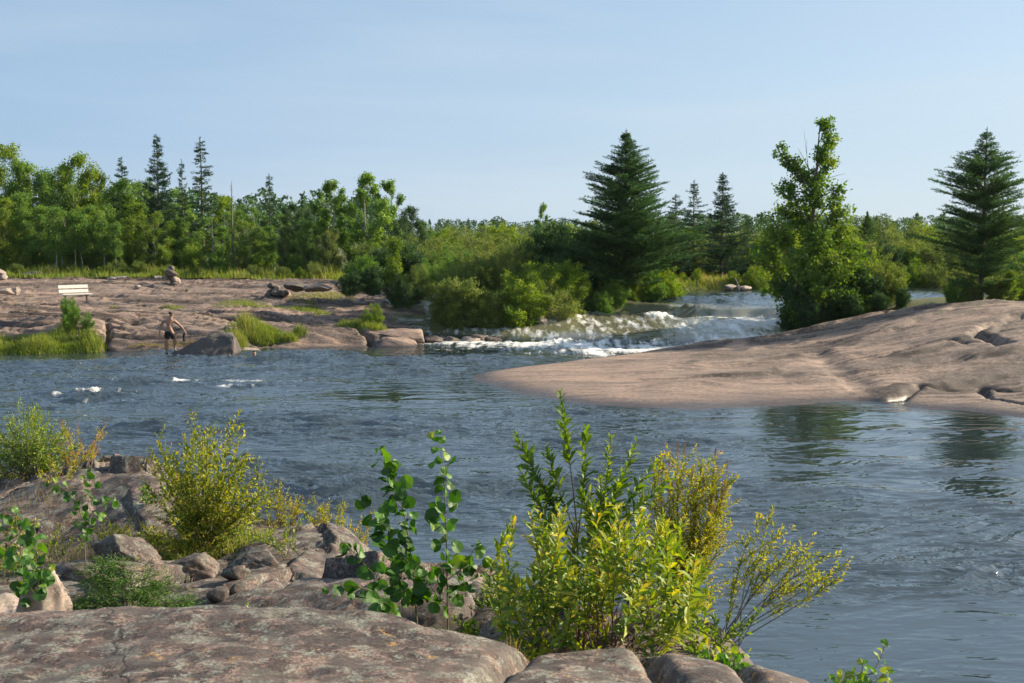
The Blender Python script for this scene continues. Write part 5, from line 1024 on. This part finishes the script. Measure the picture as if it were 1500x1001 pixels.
def log(a, b, r_, label, Y, mat='bark_pale'):
    st = MB(); pa = np.array(atY(a[0], a[1], Y)); pb = np.array(atY(b[0], b[1], Y + .3)); pa[2] = zsurf(pa[0], pa[1]) + r_; pb[2] = zsurf(pb[0], pb[1]) + r_ * 1.4; st.tube(np.stack([pa + (pb - pa) * t + rng.normal(size=3) * .02 for t in np.linspace(0, 1, 6)]), np.linspace(r_, r_ * .6, 6), 7); o = add_obj('fallen_log', st.mesh('fallen_log'), mat=M[mat]); tag(o, label, 'log')
log((226, 405), (252, 408), .13, 'grey fallen log lying at the foot of the tall rock heap', 69)
log((158, 412), (185, 410), .12, 'pale fallen log at the grass edge above the shelf', 69.5)
log((148, 413), (168, 414), .06, 'thin dark stick beside the pale fallen log', 68.5, 'bark_grey')

# ------------------------------------------------------------------ bench
def box(bm, c, s, rx=0):
    m_ = Matrix.Translation(c) @ Matrix.Rotation(rx, 4, 'X') @ Matrix.Diagonal((s[0], s[1], s[2], 1)); r_ = bmesh.ops.create_cube(bm, size=1, matrix=m_); return r_
def fin(bm, name, parent, mat, bev=.004):
    if bev: bmesh.ops.bevel(bm, geom=bm.edges[:], offset=bev, segments=1, affect='EDGES')
    me = bpy.data.meshes.new(name); bm.to_mesh(me); bm.free(); return add_obj(name, me, parent, M[mat])
M['bench_white'] = plain('bench_white', (.66, .63, .56), .55, .06, 6, .1, .004)
M['bench_metal'] = plain('bench_metal', (.07, .055, .05), .5, .1, 10, .1, .003)
def hit(u, v, Y0, Y1):
    for Y in np.arange(Y0, Y1, .1):
        q = atY(u, v, Y)
        if zsurf(q[0], Y) >= q[2]: return q
    return q
bx = hit(109, 446, 50, 66); bench = root('park_bench', (bx[0], bx[1], zsurf(bx[0], bx[1])), R(42)); tag(bench, 'white slatted bench with dark metal legs on the bare rock shelf', 'bench')
Lb = 1.35
for y_, z_ in ((-.40, .45), (-.25, .455), (-.10, .45)):
    bm = bmesh.new(); box(bm, (0, y_, z_), (Lb, .135, .045)); fin(bm, 'seat_plank', bench, 'bench_white')
for z_, y_ in ((.58, .06), (.78, .115)):
    bm = bmesh.new(); box(bm, (0, y_, z_), (Lb, .035, .155), -.26); fin(bm, 'back_plank', bench, 'bench_white')
for x_ in (-Lb * .36, Lb * .36):
    bm = bmesh.new(); box(bm, (x_, -.2, .03), (.07, .5, .05)); box(bm, (x_, -.2, .22), (.06, .07, .36)); box(bm, (x_, -.22, .405), (.05, .5, .04)); box(bm, (x_, .085, .63), (.045, .03, .55), -.26); fin(bm, 'leg', bench, 'bench_metal', 0)

# ------------------------------------------------------------------ people
M['skin'] = plain('skin', (.34, .185, .125), .55, .08, 10, .05, .002)
M['black_cloth'] = plain('black_cloth', (.012, .012, .014), .85, .2, 30, .3, .004)
M['hair'] = plain('hair', (.06, .032, .02), .7, .3, 40, .5, .004)
M['dark_hair'] = plain('dark_hair', (.02, .012, .010), .6, .3, 40, .5, .004)
M['yellow_cloth'] = plain('yellow_cloth', (.50, .33, .05), .8, .2, 20, .3, .004)
def skin_obj(name, verts, edges, parent, mat, rootv=0, sub=2):
    me = bpy.data.meshes.new(name); me.from_pydata([v[:3] for v in verts], edges, []); o = add_obj(name, me, parent, M[mat])
    m_ = o.modifiers.new('skin', 'SKIN'); m_.use_smooth_shade = True; m_.branch_smoothing = .3
    sv = me.skin_vertices[0].data
    for i, v in enumerate(verts): sv[i].radius = (v[3], v[4] if len(v) > 4 else v[3]); sv[i].use_root = (i == rootv)
    s_ = o.modifiers.new('sub', 'SUBSURF'); s_.levels = sub; s_.render_levels = sub
    return o
def hand(V, E, wi, w0, d, side, thumb, s=1.0, curl=(0, 0, -1)):
    """five fingers leaving the palm; w0 wrist, d direction, side = across the palm"""
    w0, d, side, curl = (np.array(a, float) for a in (w0, d, side, curl)); d /= np.linalg.norm(d); side /= np.linalg.norm(side)
    pc = w0 + d * .05 * s; V.append((*pc, .030 * s, .016 * s)); pi_ = len(V) - 1; E.append((wi, pi_)); pe = w0 + d * .085 * s; V.append((*pe, .034 * s, .014 * s)); pj = len(V) - 1; E.append((pi_, pj))
    for k, (o_, l_) in enumerate(((-.028, .068), (-.0095, .078), (.0095, .073), (.028, .058))):
        a = pe + side * o_ * s + d * .008; b_ = a + (d * .8 + curl * .35) * l_ * .5 * s; c_ = b_ + (d * .45 + curl * .8) * l_ * .5 * s
        V.extend([(*a, .0095), (*b_, .0088), (*c_, .0075)]); n = len(V); E.extend([(pj, n - 3), (n - 3, n - 2), (n - 2, n - 1)])
    a = pc + side * thumb * .03 * s; b_ = a + (side * thumb * .7 + d * .7) * .035 * s; c_ = b_ + (d + curl * .3) * .028 * s
    V.extend([(*a, .012), (*b_, .0105), (*c_, .009)]); n = len(V); E.extend([(pi_, n - 3), (n - 3, n - 2), (n - 2, n - 1)])
px, pz = atY(243.8, 521.5, 47.0)[0], 0.07
man = root('person', (px, 47.0, pz)); tag(man, 'shirtless man in black shorts standing at the toe of the dark boulder, seen from behind', 'person')
V = [(.15, .0, 1.0, .135, .10), (.145, .0, 1.14, .125, .085), (.15, .01, 1.30, .16, .095), (.165, .0, 1.42, .165, .09), (.20, .0, 1.50, .062), (.225, .02, 1.56, .055), (.24, .03, 1.655, .078, .095), (.245, .03, 1.715, .07, .085)]
E = [(0, 1), (1, 2), (2, 3), (3, 4), (4, 5), (5, 6), (6, 7)]
def limb(start, pts_):
    prev = start
    for p in pts_: V.append(p); E.append((prev, len(V) - 1)); prev = len(V) - 1
    return prev
wl = limb(3, [(-.03, .0, 1.42, .062), (-.12, .03, 1.33, .048), (-.205, .05, 1.22, .042), (-.23, .02, 1.10, .036), (-.24, -.02, 1.0, .025)])
wr_ = limb(3, [(.355, .03, 1.40, .062), (.46, .10, 1.29, .048), (.56, .15, 1.19, .042), (.65, .17, 1.08, .035), (.715, .17, .995, .025)])
al = limb(0, [(.05, .0, .90, .092), (.025, .0, .72, .078), (.01, -.01, .54, .056), (-.005, .02, .38, .060), (-.005, .03, .22, .042), (0, .03, .085, .036)])
ar_ = limb(0, [(.26, .03, .90, .092), (.30, .05, .74, .078), (.335, .06, .60, .056), (.33, .10, .46, .060), (.325, .12, .34, .042), (.32, .12, .235, .036)])
V.append((0, -.03, .05, .035)); E.append((al, len(V) - 1)); V.append((-.03, .12, .035, .032)); E.append((len(V) - 2, len(V) - 1))
V.append((.32, .08, .19, .035)); E.append((ar_, len(V) - 1)); V.append((.35, .2, .17, .032)); E.append((len(V) - 2, len(V) - 1))
hand(V, E, wl, V[wl][:3], (-.05, -.15, -1), (0, 1, 0), -1); hand(V, E, wr_, V[wr_][:3], (.6, 0, -.8), (0, 1, 0), -1)
# nose, ears and chin grow from the head so the face reads from the side
V.append((.315, .065, 1.645, .013)); E.append((6, len(V) - 1)); V.append((.245, -.06, 1.64, .015)); E.append((6, len(V) - 1)); V.append((.29, .06, 1.585, .03)); E.append((5, len(V) - 1))
V = [(*v[:3], *[r * (1.28 if r > .03 else 1.1) for r in v[3:]]) for v in V]
body = skin_obj('body', V, E, man, 'skin')
skin_obj('shorts', [(.15, 0, 1.06, .19, .15), (.15, 0, .96, .20, .155), (.05, 0, .86, .140), (.02, 0, .60, .125), (.26, .03, .86, .140), (.315, .05, .62, .125)], [(0, 1), (1, 2), (2, 3), (1, 4), (4, 5)], man, 'black_cloth', 1)
for a in ((0, -.03, .055, .05, .15, .13), (.325, .14, .20, .05, .15, .2)):
    skin_obj('shoe', [(a[0], a[1] + .0, a[2] + .03, .075, .075), (a[0] - .01, a[1] + .07, a[2] - .01, .07, .055), (a[0], a[1] + .17, a[2] - .02, .06, .04)], [(0, 1), (1, 2)], man, 'black_cloth')
skin_obj('hair', [(.222, .005, 1.655, .098, .110), (.228, .015, 1.72, .112, .118), (.245, .03, 1.775, .085, .09)], [(0, 1), (1, 2)], man, 'hair')
bag = root('bag', (px + .70, 47.16, pz + .55)); tag(bag, 'small black bag hanging from the right hand of the shirtless man', 'bag')
skin_obj('pouch', [(0, 0, .30, .045, .04), (0, 0, .2, .07, .05), (.005, 0, .06, .075, .055), (0, 0, -.02, .06, .045)], [(0, 1), (1, 2), (2, 3)], bag, 'black_cloth', 1)
st = MB(); st.tube([(.03, 0, .30), (.05, .0, .38), (.06, .01, .42), (.04, .01, .38), (-.02, 0, .30)], .006, 5); add_obj('strap', st.mesh('strap'), bag, M['black_cloth'])
sx_ = atY(372.5, 523, 46.6); sw = root('person', (sx_[0], 46.6, -.02)); tag(sw, 'dark-haired swimmer in yellow with only head and shoulders above the water', 'person')
V = [(0, 0, -.5, .15, .10), (0, 0, -.2, .17, .10), (0, 0, .02, .14, .085), (0, 0, .10, .055), (0, -.01, .19, .075, .09), (0, -.01, .25, .07, .08)]; E = [(0, 1), (1, 2), (2, 3), (3, 4), (4, 5)]
a1 = limb(2, [(-.2, 0, .0, .055), (-.32, -.1, -.15, .045), (-.40, -.25, -.18, .035), (-.43, -.36, -.16, .025)]); a2 = limb(2, [(.2, 0, .0, .055), (.34, -.1, -.12, .045), (.46, -.22, -.10, .035), (.52, -.32, -.07, .025)])
hand(V, E, a1, V[a1][:3], (-.2, -1, .1), (1, 0, 0), 1); hand(V, E, a2, V[a2][:3], (.3, -1, .1), (1, 0, 0), -1)
for q in ((0, -.105, .18, .014), (-.075, -.005, .18, .015), (.075, -.005, .18, .015), (0, -.08, .125, .03)): V.append(q); E.append((4, len(V) - 1))
skin_obj('body', V, E, sw, 'skin')
skin_obj('shirt', [(0, 0, -.4, .165, .12), (0, 0, -.1, .18, .115), (0, 0, .03, .15, .098), (-.2, 0, .005, .07), (.2, 0, .005, .07), (-.28, -.06, -.1, .06), (.28, -.06, -.08, .06)], [(0, 1), (1, 2), (2, 3), (2, 4), (3, 5), (4, 6)], sw, 'yellow_cloth', 1)
skin_obj('hair', [(0, .015, .21, .082, .088), (0, .01, .262, .078, .082), (0, 0, .29, .05)], [(0, 1), (1, 2)], sw, 'dark_hair')

# ------------------------------------------------------------------ air
bm = bmesh.new(); bmesh.ops.create_cube(bm, size=1); me = bpy.data.meshes.new('haze'); bm.to_mesh(me); bm.free()
hm = bpy.data.materials.new('haze'); hm.use_nodes = True; t_ = hm.node_tree; t_.nodes.clear(); ho = t_.nodes.new('ShaderNodeOutputMaterial'); hv = t_.nodes.new('ShaderNodeVolumePrincipled')
hv.inputs['Color'].default_value = (.86, .92, 1.0, 1); hv.inputs['Density'].default_value = 0.00006; hv.inputs['Anisotropy'].default_value = 0.3; t_.links.new(hv.outputs[0], ho.inputs['Volume'])
o = add_obj('haze', me, mat=hm); o.scale = (7400, 6700, 26); o.location = (0, 2950, 9.0); tag(o, 'thin summer haze over the far woods', 'haze', kind='stuff')
